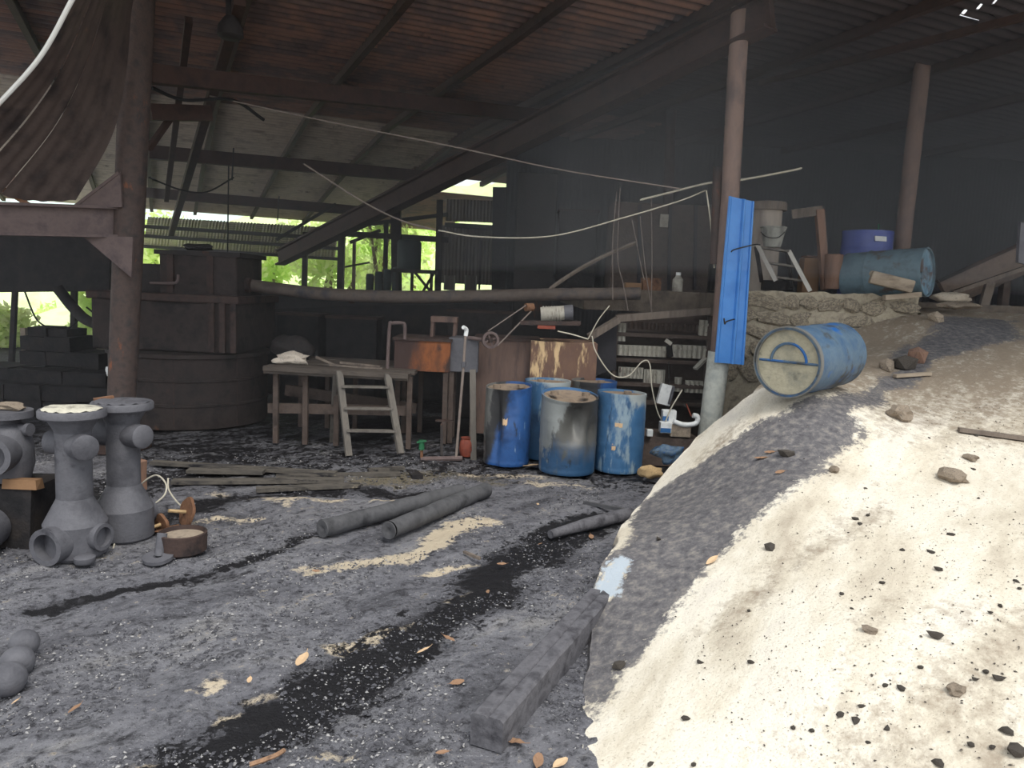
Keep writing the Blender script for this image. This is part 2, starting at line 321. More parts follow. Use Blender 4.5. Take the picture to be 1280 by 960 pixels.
# ---------------------------------------------------------------- ground with real relief
def ground_material():
    m = bpy.data.materials.new('sooty_yard_floor'); m.use_nodes = True; nt = m.node_tree; b = nt.nodes['Principled BSDF']
    tc = _n(nt, 'ShaderNodeTexCoord'); at = _n(nt, 'ShaderNodeVertexColor', layer_name='stain')
    sp = _n(nt, 'ShaderNodeSeparateColor'); nt.links.new(at.outputs[0], sp.inputs[0])
    rot = _n(nt, 'ShaderNodeMapping'); rot.vector_type = 'TEXTURE'; rot.inputs['Rotation'].default_value = (0, 0, R(48)); rot.inputs['Scale'].default_value = (3.2, 1, 1)
    nt.links.new(tc.outputs['Object'], rot.inputs[0])
    a = noise(nt, rot.outputs[0], 2.6, 9, .68); mm = noise(nt, rot.outputs[0], 7.5, 10, .74); c = noise(nt, tc.outputs['Object'], 14, 8, .72); d = noise(nt, tc.outputs['Object'], 55, 4, .7)
    col = ramp(nt, a, [(.32, lin((76, 76, 81))), (.45, lin((112, 112, 119))), (.56, lin((130, 130, 136))), (.68, lin((152, 150, 150)))])
    k = ramp(nt, c, [(.36, (.9, .9, .9, 1)), (.5, (0, 0, 0, 1))]); col = mixc(nt, k, col, lin((48, 47, 52)))
    k = ramp(nt, mm, [(.34, (1, 1, 1, 1)), (.45, (0, 0, 0, 1))]); col = mixc(nt, k, col, lin((46, 45, 49)))
    k = ramp(nt, mm, [(.64, (0, 0, 0, 1)), (.74, (.8, .8, .8, 1))]); col = mixc(nt, k, col, lin((164, 156, 146)))
    k = ramp(nt, c, [(.60, (0, 0, 0, 1)), (.68, (1, 1, 1, 1))]); col = mixc(nt, k, col, lin((140, 140, 146)))
    k = ramp(nt, d, [(.60, (0, 0, 0, 1)), (.68, (1, 1, 1, 1))]); col = mixc(nt, k, col, lin((168, 168, 172)))
    k = ramp(nt, d, [(.33, (1, 1, 1, 1)), (.41, (0, 0, 0, 1))]); col = mixc(nt, k, col, lin((40, 40, 44)))
    nm_ = _n(nt, 'ShaderNodeMath', operation='MULTIPLY_ADD'); nt.links.new(c, nm_.inputs[0]); nm_.inputs[1].default_value = .75
    nh_ = _n(nt, 'ShaderNodeMath', operation='MULTIPLY'); nt.links.new(mm, nh_.inputs[0]); nh_.inputs[1].default_value = .5; nt.links.new(nh_.outputs[0], nm_.inputs[2])
    nz2 = _n(nt, 'ShaderNodeMath', operation='SUBTRACT'); nt.links.new(nm_.outputs[0], nz2.inputs[0]); nz2.inputs[1].default_value = .125; mx2 = nz2.outputs[0]
    # crumbling masks
    def broken(ch, lo, hi, nz):
        ad = _n(nt, 'ShaderNodeMath', operation='ADD'); nt.links.new(ch, ad.inputs[0])
        mu = _n(nt, 'ShaderNodeMath', operation='MULTIPLY_ADD'); nt.links.new(nz, mu.inputs[0]); mu.inputs[1].default_value = 3.4; mu.inputs[2].default_value = -1.7
        nt.links.new(mu.outputs[0], ad.inputs[1])
        return ramp(nt, ad.outputs[0], [(lo, (0, 0, 0, 1)), (hi, (1, 1, 1, 1))])
    kb = broken(sp.outputs['Blue'], .45, .8, mx2); col = mixc(nt, kb, col, mixc(nt, c, lin((96, 88, 78)), lin((140, 132, 112))))
    kg = broken(sp.outputs['Green'], .30, .62, mx2); col = mixc(nt, kg, col, mixc(nt, c, lin((188, 170, 146)), lin((226, 214, 192))))
    kr = broken(sp.outputs['Red'], .42, .62, mx2); col = mixc(nt, kr, col, mixc(nt, d, lin((22, 22, 25)), lin((40, 39, 43))))
    nt.links.new(col, b.inputs['Base Color'])
    rr = ramp(nt, kr, [(0, (.9, .9, .9, 1)), (1, (.55, .55, .55, 1))]); nt.links.new(rr, b.inputs['Roughness'])
    b.inputs['Specular IOR Level'].default_value = .25
    hh = _n(nt, 'ShaderNodeMath', operation='ADD'); nt.links.new(c, hh.inputs[0])
    h2 = _n(nt, 'ShaderNodeMath', operation='MULTIPLY'); nt.links.new(d, h2.inputs[0]); h2.inputs[1].default_value = .35; nt.links.new(h2.outputs[0], hh.inputs[1])
    bp = _n(nt, 'ShaderNodeBump'); bp.inputs['Strength'].default_value = .9; bp.inputs['Distance'].default_value = .05
    nt.links.new(hh.outputs[0], bp.inputs['Height']); nt.links.new(bp.outputs[0], b.inputs['Normal'])
    return m
def grid_mesh(name, X, Y, Z, mat, col=None, smooth=True):
    ny, nx = X.shape; me = bpy.data.meshes.new(name)
    v = np.stack([X, Y, Z], -1).reshape(-1, 3)
    i = np.arange(ny * nx).reshape(ny, nx)
    q = np.stack([i[:-1, :-1], i[:-1, 1:], i[1:, 1:], i[1:, :-1]], -1).reshape(-1, 4)
    me.vertices.add(len(v)); me.vertices.foreach_set('co', v.astype(np.float32).ravel())
    me.loops.add(q.size); me.loops.foreach_set('vertex_index', q.astype(np.int32).ravel())
    me.polygons.add(len(q)); me.polygons.foreach_set('loop_start', np.arange(0, q.size, 4, dtype=np.int32))
    me.polygons.foreach_set('loop_total', np.full(len(q), 4, dtype=np.int32))
    me.polygons.foreach_set('use_smooth', np.full(len(q), smooth))
    me.update(calc_edges=True); me.materials.append(mat)
    if col is not None:
        a = me.color_attributes.new('stain', 'FLOAT_COLOR', 'POINT')
        rgba = np.concatenate([col.reshape(-1, 3), np.ones((len(v), 1))], 1).astype(np.float32)
        a.data.foreach_set('color', rgba.ravel())
    o = bpy.data.objects.new(name, me); C.objects.link(o); o['_w'] = (0, 0, 0)
    return o

ys = 1.0 * (31.0 / 1.0) ** (np.linspace(0, 1, 430)); xs = np.linspace(-13, 5.5, 440)
GX, GY = np.meshgrid(xs, ys)
def g2(pts): return [tuple(G(*p)[:2]) for p in pts]
WX = GX + (fbm(GX * 2.1, GY * 2.1, 4, 201) - .5) * .34; WY_ = GY + (fbm(GX * 2.1 + 9, GY * 2.1, 4, 202) - .5) * .34
tar_line = g2([(215, 985), (330, 905), (440, 835), (520, 790), (600, 745), (640, 700), (700, 665), (790, 640)])
tar2 = g2([(40, 765), (150, 735), (260, 712), (340, 688)]); tar3 = g2([(190, 660), (260, 625), (420, 610), (560, 612)])
tar4 = g2([(250, 720), (330, 690), (420, 650)])
def patch(px, py, rx, ry): return (G(px, py), rx, ry)
tar = np.clip(1.25 - dist_poly(WX, WY_, tar_line) / .30, 0, 1)
tar = np.maximum(tar, np.clip(1 - dist_poly(WX, WY_, tar2) / .12, 0, 1) * .85)
tar = np.maximum(tar, np.clip(1 - dist_poly(WX, WY_, tar3) / .35, 0, 1) * .8)
tar = np.maximum(tar, np.clip(1 - dist_poly(WX, WY_, tar4) / .2, 0, 1) * .7)
back = sstep(6.5, 8.9, GY + .45 * GX * 0 + (fbm(GX * .7, GY * .7, 3, 5) - .5) * 1.5)  # shade over the rear floor, put into the tar mask
tar = np.maximum(tar, back * .60); tar = np.maximum(tar, .8 * np.clip(1.2 - dist_poly(WX, WY_, g2([(-40, 640), (60, 625), (180, 600), (300, 585)])) / .7, 0, 1))
tar = tar * (.65 + .7 * fbm(GX * 1.6, GY * 1.6, 4, 3))
cream = np.zeros_like(GX)
for a, b, w, s in [((500, 690), (600, 650), .12, .95), ((420, 705), (520, 690), .10, .8), ((380, 715), (470, 700), .08, .6),
                   ((430, 805), (480, 795), .07, .9), ((480, 800), (505, 785), .06, .8), ((330, 890), (375, 860), .06, .85), ((255, 850), (262, 850), .05, .8),
                   ((285, 885), (300, 880), .05, .8), ((320, 865), (330, 860), .05, .7), ((540, 710), (600, 700), .05, .75), ((560, 745), (590, 735), .05, .7),
                   ((190, 958), (210, 955), .06, .8), ((425, 935), (445, 930), .06, .55), ((590, 590), (660, 592), .14, .75), ((660, 600), (720, 605), .12, .5),
                   ((355, 594), (450, 591), .08, .7), ((330, 628), (420, 622), .08, .6), ((260, 615), (350, 632), .08, .55), ((470, 622), (530, 618), .08, .6), ((210, 660), (320, 645), .06, .5)]:
    d = dist_poly(WX, WY_, g2([a, b])); cream = np.maximum(cream, s * np.clip(1.35 - d / w, 0, 1))
brown = np.zeros_like(GX)
for a, b, w, s in [((450, 600), (560, 590), .35, .8), ((560, 592), (620, 600), .3, .6), ((640, 590), (800, 600), .4, .5), ((20, 700), (150, 690), .15, .4)]:
    d = dist_poly(WX, WY_, g2([a, b])); brown = np.maximum(brown, s * np.clip(1.3 - d / w, 0, 1))
relief = (fbm(GX * 3.1, GY * 3.1, 5, 11) - .5) * .07 + (fbm(GX * 13, GY * 13, 3, 23) - .5) * .03
streak = (fbm((GX * .55 + GY * .83) * .5, (GX * .83 - GY * .55) * 2.2, 4, 31) - .5) * .06
GZ = relief + streak - .02 * np.clip(tar, 0, 1)
GZ = GZ * (1 - .5 * sstep(8, 10, GY))
GZ = GZ + sstep(17, 31, GY) * .3
floor = grid_mesh('floor', GX, GY, GZ - .012, ground_material(), np.stack([np.clip(tar, 0, 1), np.clip(cream, 0, 1), np.clip(brown, 0, 1)], -1))
tag(floor, 'black sooty yard floor with tar streaks and pale crumbs', kind='structure')

# yard behind the viewer, so that light bounces as in the open
m = MB(); m.add([(-30, -25, -.1), (40, -25, -.1), (40, 1.02, -.1), (-30, 1.02, -.1)], [(0, 1, 2, 3)])
tag(m.build('yard_ground', pm('yard_dirt', [(150, 140, 124), (172, 162, 146)], 1, .95, bump=.2)), 'open dirt yard in front of the shed', kind='structure')

# ---------------------------------------------------------------- ramp (thin-plate surface through surveyed points)
RC = [(722, 960, 3.06), (733, 860, 3.68), (743, 750, 4.55), (760, 690, 5.0), (790, 640, 5.95), (830, 590, 6.6), (870, 550, 6.9), (905, 520, 6.9), (945, 488, 6.9),
      (1280, 960, 2.6), (1000, 960, 2.85), (1280, 800, 3.3), (1280, 700, 4.0), (1280, 550, 6.0), (1280, 450, 8.0), (1280, 405, 9.6), (1000, 850, 3.2), (1000, 700, 4.3), (1000, 600, 5.2),
      (850, 800, 3.85), (850, 700, 4.75), (900, 600, 5.8), (800, 700, 4.8), (850, 650, 5.3), (990, 497, 6.3), (1100, 500, 6.8), (1100, 600, 5.3), (1060, 470, 7.2),
      (1100, 428, 9.0), (1150, 398, 9.35), (1200, 400, 9.4), (1170, 440, 8.2)]
RP = [P(*p) for p in RC] + [V((8, 10.5, 1.98)), V((12, 10, 1.98)), V((8, 4, .9)), V((8, 2, .5)), V((2, 1, .15)), V((.3, 1.2, -.02)), V((8, 0, .1)), V((5.3, 10.3, 1.97)), V((7, 13, 2.0)), V((12, 13, 2.0))]
A = np.array([p[:] for p in RP]); n_ = len(A)
def U(r2): return np.where(r2 > 1e-9, r2 * np.log(r2 + 1e-12), 0)
K = U(((A[:, None, :2] - A[None, :, :2]) ** 2).sum(-1)) + np.eye(n_) * .15
Q = np.concatenate([np.ones((n_, 1)), A[:, :2]], 1)
sol = np.linalg.solve(np.block([[K, Q], [Q.T, np.zeros((3, 3))]]), np.concatenate([A[:, 2], np.zeros(3)]))
def rz(x, y):
    x = np.asarray(x, float); y = np.asarray(y, float)
    r2 = (x[..., None] - A[:, 0]) ** 2 + (y[..., None] - A[:, 1]) ** 2
    return np.minimum(U(r2) @ sol[:n_] + sol[n_] + sol[n_ + 1] * x + sol[n_ + 2] * y, 2.03)
def on_ramp(px, py):
    d = ray(px, py); d = d / d.y
    ts = np.linspace(2.0, 12.5, 900); x = EYE.x + d.x * ts; z = EYE.z + d.z * ts
    k = np.nonzero(z < rz(x, ts))[0]
    t = ts[k[0]] if len(k) else 9.5
    p = EYE + d * t; return V((p.x, p.y, float(rz(p.x, p.y))))
EDGE = [V((.05, 1.05)), *[V(P(*p)[:2]) for p in RC[:9]], V((2.75, 8.0)), V((3.3, 9.5)), V((5.05, 9.62)), V((5.25, 10.3)), V((5.3, 13.5))]
RIGHT = [V((9.5, -1.0)), V((11, 5)), V((11.5, 10)), V((11.5, 13.5))]
def along(poly, n):
    L = [0]
    for a, b in zip(poly[:-1], poly[1:]): L.append(L[-1] + (b - a).length)
    out = []
    for t in np.linspace(0, L[-1], n):
        i = max(0, min(len(poly) - 2, int(np.searchsorted(L, t, 'right') - 1)))
        out.append(poly[i].lerp(poly[i + 1], (t - L[i]) / (L[i + 1] - L[i] + 1e-9)))
    return out
NV, NU = 330, 300
le, ri = along(EDGE, NV), along(RIGHT, NV)
u = np.linspace(0, 1, NU) ** 1.6
LX = np.array([p.x for p in le])[:, None]; LY = np.array([p.y for p in le])[:, None]
QX = np.array([p.x for p in ri])[:, None]; QY = np.array([p.y for p in ri])[:, None]
jit = (fbm(np.linspace(0, 40, NV), np.zeros(NV), 4, 77)[:, None] - .5) * .10
X = LX + (QX - LX) * u + jit * (1 - u) ** 8; Y = LY + (QY - LY) * u
Z = rz(X, Y) + (fbm(X * 2.3, Y * 2.3, 4, 41) - .5) * .022 + (fbm(X * 11, Y * 11, 3, 43) - .5) * .012
Z[:, 0] -= .02
Z[:, :3] += (fbm(X[:, :3] * 9, Y[:, :3] * 9, 3, 49) - .5) * .03
# stains: tar flow down the left of the ramp, cream left bare along its back edge
def r2(pts): return [tuple(on_ramp(*p)[:2]) for p in pts]
dark_poly = r2([(732, 900), (742, 880), (775, 845), (812, 795), (865, 740), (915, 690), (965, 640), (1000, 605), (1040, 572), (1085, 535), (1120, 495), (1160, 462), (1230, 440), (1275, 425), (1275, 398), (1180, 396), (1120, 440), (1100, 480), (1040, 500), (985, 510), (955, 522), (915, 550), (880, 580), (845, 598), (815, 625), (790, 648), (765, 690), (740, 760), (735, 820)])
XW = X + (fbm(X * 2.3, Y * 2.3, 4, 301) - .5) * .3; YW = Y + (fbm(X * 2.3 + 5, Y * 2.3, 4, 302) - .5) * .3
ins = inside(XW, YW, dark_poly); dd = dist_poly(XW, YW, dark_poly + dark_poly[:1])
rt = np.where(ins, .5 + dd / .22, .5 - dd / .22)
far_f = sstep(6.8, 9.0, Y); rt = rt * (1 - .35 * far_f)
c2 = dist_poly(X, Y, r2([(755, 745), (775, 705)])); rt = np.minimum(rt, c2 / .12)
rt = rt + (fbm((X * .6 + Y * .8) * .6, (X * .8 - Y * .6) * 3, 4, 61) - .5) * .7
grime = sstep(4.6, 8.0, Y) * .95 + .12 + np.clip(1 - dist_poly(X, Y, r2([(1200, 880), (1130, 930), (1240, 800)])) / .7, 0, 1) * .42
grime = np.maximum(grime, np.clip(1 - dist_poly(X, Y, r2([(900, 780), (1000, 700), (1100, 640)])) / .3, 0, 1) * .6)
grime = np.maximum(grime, np.clip(1 - dist_poly(X, Y, r2([(1170, 530), (1290, 550)])) / .4, 0, 1) * .8)
grime = grime * np.clip(dist_poly(X, Y, r2([(800, 622), (850, 575), (900, 532), (945, 498), (975, 505)])) / .3 - .15, .05, 1)
blue = np.clip(1.3 - c2 / .12, 0, 1)
def ramp_material():
    m = bpy.data.materials.new('weathered_cream_concrete'); m.use_nodes = True; nt = m.node_tree; b = nt.nodes['Principled BSDF']
    tc = _n(nt, 'ShaderNodeTexCoord'); at = _n(nt, 'ShaderNodeVertexColor', layer_name='stain')
    sp = _n(nt, 'ShaderNodeSeparateColor'); nt.links.new(at.outputs[0], sp.inputs[0])
    rot = _n(nt, 'ShaderNodeMapping'); rot.vector_type = 'TEXTURE'; rot.inputs['Rotation'].default_value = (0, 0, R(52)); rot.inputs['Scale'].default_value = (4.0, 1, 1)
    nt.links.new(tc.outputs['Object'], rot.inputs[0])
    a = noise(nt, rot.outputs[0], 2.2, 9, .66); mm = noise(nt, rot.outputs[0], 7, 10, .72); c = noise(nt, tc.outputs['Object'], 16, 8, .7); d = noise(nt, tc.outputs['Object'], 70, 4, .7)
    col = ramp(nt, a, [(.32, lin((176, 164, 148))), (.44, lin((208, 199, 182))), (.54, lin((226, 219, 205))), (.7, lin((206, 199, 190)))])
    k = ramp(nt, d, [(.32, (.7, .7, .7, 1)), (.45, (0, 0, 0, 1))]); col = mixc(nt, k, col, lin((150, 138, 120)))
    nm_ = _n(nt, 'ShaderNodeMath', operation='MULTIPLY_ADD'); nt.links.new(c, nm_.inputs[0]); nm_.inputs[1].default_value = .7
    nh_ = _n(nt, 'ShaderNodeMath', operation='MULTIPLY'); nt.links.new(mm, nh_.inputs[0]); nh_.inputs[1].default_value = .55; nt.links.new(nh_.outputs[0], nm_.inputs[2])
    nz2 = _n(nt, 'ShaderNodeMath', operation='SUBTRACT'); nt.links.new(nm_.outputs[0], nz2.inputs[0]); nz2.inputs[1].default_value = .125; mx2 = nz2.outputs[0]
    def broken(ch, lo, hi, nz, amp):
        mu = _n(nt, 'ShaderNodeMath', operation='MULTIPLY_ADD'); nt.links.new(nz, mu.inputs[0]); mu.inputs[1].default_value = amp; mu.inputs[2].default_value = -amp / 2
        ad = _n(nt, 'ShaderNodeMath', operation='ADD'); nt.links.new(ch, ad.inputs[0]); nt.links.new(mu.outputs[0], ad.inputs[1])
        return ramp(nt, ad.outputs[0], [(lo, (0, 0, 0, 1)), (hi, (1, 1, 1, 1))])
    kg = broken(sp.outputs['Green'], .35, .95, mx2, 2.8); col = mixc(nt, kg, col, mixc(nt, c, lin((114, 101, 89)), lin((170, 156, 138))))
    kr = broken(sp.outputs['Red'], .42, .66, mx2, 2.6); tarcol = ramp(nt, c, [(.3, lin((70, 69, 73))), (.5, lin((104, 102, 105))), (.66, lin((140, 135, 130)))])
    kd = ramp(nt, d, [(.62, (0, 0, 0, 1)), (.72, (.8, .8, .8, 1))]); tarcol = mixc(nt, kd, tarcol, lin((172, 164, 152)))
    col = mixc(nt, kr, col, tarcol)
    kb = broken(sp.outputs['Blue'], .55, .8, c, 2.6); col = mixc(nt, kb, col, lin((176, 186, 196)))
    nt.links.new(col, b.inputs['Base Color']); b.inputs['Roughness'].default_value = .92; b.inputs['Specular IOR Level'].default_value = .2
    hh = _n(nt, 'ShaderNodeMath', operation='ADD'); nt.links.new(c, hh.inputs[0]); nt.links.new(d, hh.inputs[1])
    bp = _n(nt, 'ShaderNodeBump'); bp.inputs['Strength'].default_value = .5; bp.inputs['Distance'].default_value = .02
    nt.links.new(hh.outputs[0], bp.inputs['Height']); nt.links.new(bp.outputs[0], b.inputs['Normal'])
    return m
RMAT = ramp_material()
stain = np.stack([np.clip(rt, 0, 1), np.clip(grime, 0, 1), blue], -1)
# rounded broken lip and side face below the left edge
def skirt(dx, dz): return X[:, :1] + dx, Y[:, :1], (Z[:, :1] + dz)
X2 = np.concatenate([X[:, :1] - .02, X[:, :1] - .025, X[:, :1] - .012, X], 1); Y2 = np.concatenate([Y[:, :1]] * 3 + [Y], 1)
Z2 = np.concatenate([np.minimum(Z[:, :1], 0) * 0 - .25, Z[:, :1] - .06, Z[:, :1] - .015, Z], 1)
st2 = np.concatenate([stain[:, :1]] * 3 + [stain], 1); st2[:, :2, 0] = 1
rampo = grid_mesh('floor_ramp', X2, Y2, Z2, RMAT, st2); tag(rampo, 'pale weathered concrete ramp rising to the right with a dark tar flow', kind='structure')

# ---------------------------------------------------------------- upper floor, stone retaining wall
m = MB()
m.slab([(.95, 10.75, 1.75), (2.55, 10.75, 1.75), (2.55, 9.75, 1.75), (5.0, 9.75, 1.75), (5.35, 10.4, 1.75), (12, 10.4, 1.75), (12, 19, 1.75), (.95, 19, 1.75)], (0, 0, .3))
tag(m.build('upper_floor', M['concrete2']), 'grimy raised concrete floor behind the stone wall', kind='structure')
WY = 9.55
wall = thing('wall_stone', 'low rubble stone retaining wall plastered with pale mortar beside the ramp', None, P(1040, 420, WY) * 1, kind='structure')
wall.location.z = 0; wall['_w'] = (wall.location.x, wall.location.y, 0)
x0, x1 = P(893, 430, WY).x, P(1150, 400, WY).x
m = MB(); nx = 60; nz = 24
gx, gz = np.meshgrid(np.linspace(x0, x1, nx), np.linspace(-.1, 2.1, nz))
gy = WY + .06 + (fbm(gx * 4, gz * 4, 4, 91) - .5) * .10
topj = (fbm(gx * 5, gz * 0, 3, 95) - .5) * .07 * (gz > 2.0)
vs = [V((gx[j, i], gy[j, i], gz[j, i] + topj[j, i])) for j in range(nz) for i in range(nx)]
m.add(vs, [(j * nx + i, j * nx + i + 1, (j + 1) * nx + i + 1, (j + 1) * nx + i) for j in range(nz - 1) for i in range(nx - 1)], True)
top = vs[-nx:]; bk = [V((p.x, WY + .45, p.z - .02)) for p in top]
m.add(top + bk, [(i, i + 1, nx + i + 1, nx + i) for i in range(nx - 1)], True)
rt_ = [vs[j * nx + nx - 1] for j in range(nz)]; rb = [V((p.x + .04, WY + .5, p.z)) for p in rt_]
m.add(rt_ + rb, [(j, nz + j, nz + j + 1, j + 1) for j in range(nz - 1)], True)
m.build('mortar', M['mortar'], wall)
def rock_mesh(name, mat, seed, sub=2, amp=.28, sq=(1, .8, .6)):
    import bmesh
    bm = bmesh.new(); bmesh.ops.create_icosphere(bm, subdivisions=sub, radius=1)
    rr = random.Random(seed); o = [rr.uniform(0, 9) for _ in range(3)]
    from mathutils import noise as mn
    for v in bm.verts:
        k = 1 + amp * mn.noise(v.co * 1.3 + V(o)) * 2 + amp * .5 * mn.noise(v.co * 3 + V(o))
        v.co = V((v.co.x * sq[0], v.co.y * sq[1], v.co.z * sq[2])) * k
    me = bpy.data.meshes.new(name); bm.to_mesh(me); bm.free(); me.materials.append(mat)
    for p in me.polygons: p.use_smooth = (sub > 2)
    return me
stones = [rock_mesh('wall_stone_shape', M['stone'], i, 2, .32, (1, .5, .75)) for i in range(6)]
row = 0; z = .55
while z < 1.95:
    h = min(random.uniform(.15, .27), 2.07 - z); x = x0 + .05 + random.uniform(0, .1)
    while x < x1 - .06:
        w = random.uniform(.16, .42)
        if z > float(rz(x, WY - .2)) - .35 and random.random() < .97:
            put(random.choice(stones), 'stone', (min(x + w / 2, x1 - .08), WY + .045 + random.uniform(-.01, .02), z + h / 2), Matrix.Rotation(random.uniform(-.3, .3), 3, 'Y'), (w * .56, .08, h * .6), wall)
        x += w + random.uniform(.0, .03)
    z += h * .98

# ---------------------------------------------------------------- shed frame: axes along and across the building
Dv = V((-.416, .909, 0)); Ev = V((.909, .416, 0)); O = V((P(155, 560, 8.5).x, 8.5, 0))
def sh(e, d, z): return O + Ev * e + Dv * d + V((0, 0, z))
def profile(d): return float(np.interp(d, [-8, 0, 6, 10, 16], [5.5, 5.25, 5.15, 4.75, 3.9]))
roof = thing('roof', 'sooty corrugated sheet roof over the whole shed', None, sh(4, 4, 5.3), kind='structure')
def corr_mesh(name, mat, L, w=.82, pitch=.19, amp=.03):
    me = MB(); n = 28; vs = []
    for i in range(n + 1):
        t = i / n * w; h = amp * math.sin(2 * math.pi * t / pitch)
        vs += [V((0, t, h)), V((L, t, h))]
    me.add(vs, [(2 * i, 2 * i + 1, 2 * i + 3, 2 * i + 2) for i in range(n)], True)
    b = bpy.data.meshes.new(name); b.from_pydata(me.v, [], me.f); b.materials.append(mat)
    for p in b.polygons: p.use_smooth = True
    return b
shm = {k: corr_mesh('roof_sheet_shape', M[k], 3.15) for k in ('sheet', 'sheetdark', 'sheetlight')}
E_rot = Matrix((Ev, Dv, V((0, 0, 1)))).transposed()
HP = G(1228, 12, 5.42); HE, HD = (HP - O).dot(Ev), (HP - O).dot(Dv) - .4
d = -7.6
while d < 16.5:
    for ei in range(-3, 7):
        if d < -3.2 and ei < 2: continue
        e = ei * 3.05 + random.uniform(-.04, .04)
        z0, z1 = profile(d), profile(d + .78)
        w = sh(e + 1.5, d, 0)
        if w.y > 20.5 or w.x < -16: 
            if w.x > -2: continue
        kind = 'sheet'
        if e > 5.2 + d * .35: kind = 'sheetdark'  # darker copy: shade on the right put into the sheet colour
        if e < 4 and d > 5.5 and e > -6: kind = 'sheetlight'  # paler copy: daylight from below put into the sheet colour
        rot = E_rot @ Matrix.Rotation(math.atan2(z1 - z0, .78), 3, 'X') @ Matrix.Rotation(random.uniform(-.006, .006), 3, 'Z')
        zz = z0 + .02
        if abs(d - HD) < .38 and e < HE < e + 3.05:      # a torn sheet lets a sliver of sky in
            q0 = HE - e
            for o0, ln, wd in ((0, q0 - .22, 1), (q0 - .22, .44, .93), (q0 + .22, 3.12 - q0 - .22, 1)):
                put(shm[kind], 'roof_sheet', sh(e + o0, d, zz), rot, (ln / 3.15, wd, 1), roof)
            continue
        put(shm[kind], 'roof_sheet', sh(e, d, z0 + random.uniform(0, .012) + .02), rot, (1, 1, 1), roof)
    d += .76
# purlins (along the building), parts of the roof
EP = [-7.5, -5.5, -3.6, -1.2, .15, 1.35, 3.0, 4.6, 6.2, 8.2, 10.2, 12.5, 15]
for e in EP:
    for d0, d1 in [(-3.2 if e < 6 else -7.4, 0), (0, 6), (6, 10), (10, 16.4)]:
        if d0 > 9 and e > 7: continue
        MB().beam(sh(e, d0, profile(d0) - .05), sh(e, d1, profile(d1) - .05), .09, .12).build('purlin', M['beam'], roof)
def bar(name, a, b, w, h, mat, label, cat='beam', group=None):
    m = MB(); m.beam(a, b, w, h); return tag(m.build(name, mat, base=(V(a) + V(b)) / 2), label, cat, group)
# cross beams, read off where they meet the sight lines
bar('cross_beam', P(186, 92, 8.7), P(700, 148, 13.6), .14, .2, M['beam'], 'dark steel cross beam at the head of the rusty left column')
bar('cross_beam', P(186, 190, 14.2), P(545, 222, 16.9), .14, .24, M['beam'], 'second cross beam under the pale roof sheets behind the tank')
bar('cross_beam', P(150, 238, 19), P(455, 264, 20.6), .14, .24, M['beam'], 'farthest cross beam under the pale roof sheets')
bar('cross_beam', P(186, 140, 9.2), P(262, 142, 9.8), .12, .18, M['beam'], 'short stub beam on the right of the left column')
bar('cross_beam', P(950, 104, 11.6), P(1300, 16, 8.2), .06, .08, M['beam'], 'thin dark roof beam rising to the upper right corner')
# big sloping girder
g = thing('roof_girder', 'heavy brown sloping girder crossing the dark roof from the right column to the far left', 'girder', P(640, 175, 12))
a, b = P(965, 14, 8.9), P(350, 322, 19.2)
MB().beam(a, b, .10, .34).build('web', M['beam'], g)
for s_ in (-1, 1):
    MB().beam(a + V((0, 0, s_ * .17)), b + V((0, 0, s_ * .17)), .26, .04).build('flange', M['beam'], g)
bar('roof_brace', P(236, 25, 9.0), P(208, 250, 15), .08, .08, M['beam'], 'slender diagonal brace hanging below the roof by the left column', 'brace')
bar('roof_brace', P(300, 0, 8.6), P(214, 292, 18.5), .12, .12, M['beam'], 'thick dark brace running back from the hanging lamp housing', 'brace')
bar('roof_brace', P(186, 186, 9.2), P(215, 145, 9.6), .06, .06, M['beam'], 'short slanted strut between the left column and the stub beam', 'brace')
bar('roof_brace', P(345, 300, 18.5), P(420, 255, 18.8), .07, .07, M['soot'], 'black slanted knee brace on the back post', 'brace')
# lean-to roof beyond the shed
lt = thing('lean_to_roof', 'low pale corrugated lean-to roof beyond the back beams', 'roof', P(320, 300, 23))
for i in range(7):
    pa, pb = P(185 + i * 34, 271 + i * 2.0, 22.0), P(185 + (i + 1) * 34, 271 + (i + 1) * 2.0, 22.1)
    pc, pd = P(185 + (i + 1) * 34 - 6, 306 + (i + 1) * 2.4, 25.2), P(185 + i * 34 - 6, 306 + i * 2.4, 25.1)
    m = MB(); n = 18; vs = []
    for k in range(n + 1):
        t = k / n * 1.04; h = V((0, 0, .02 * math.sin(t * 9 * 2 * math.pi)))
        vs += [pa.lerp(pb, t) + h, pd.lerp(pc, t) + h]
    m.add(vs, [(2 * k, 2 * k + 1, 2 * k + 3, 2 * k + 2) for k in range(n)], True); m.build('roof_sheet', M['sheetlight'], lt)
for y0 in (284, 296, 309):
    MB().beam(P(180, y0 - 1, 22.2 + (y0 - 280) * .1), P(425, y0 + 15, 22.2 + (y0 - 280) * .1), .1, .1).build('batten', M['soot'], lt)

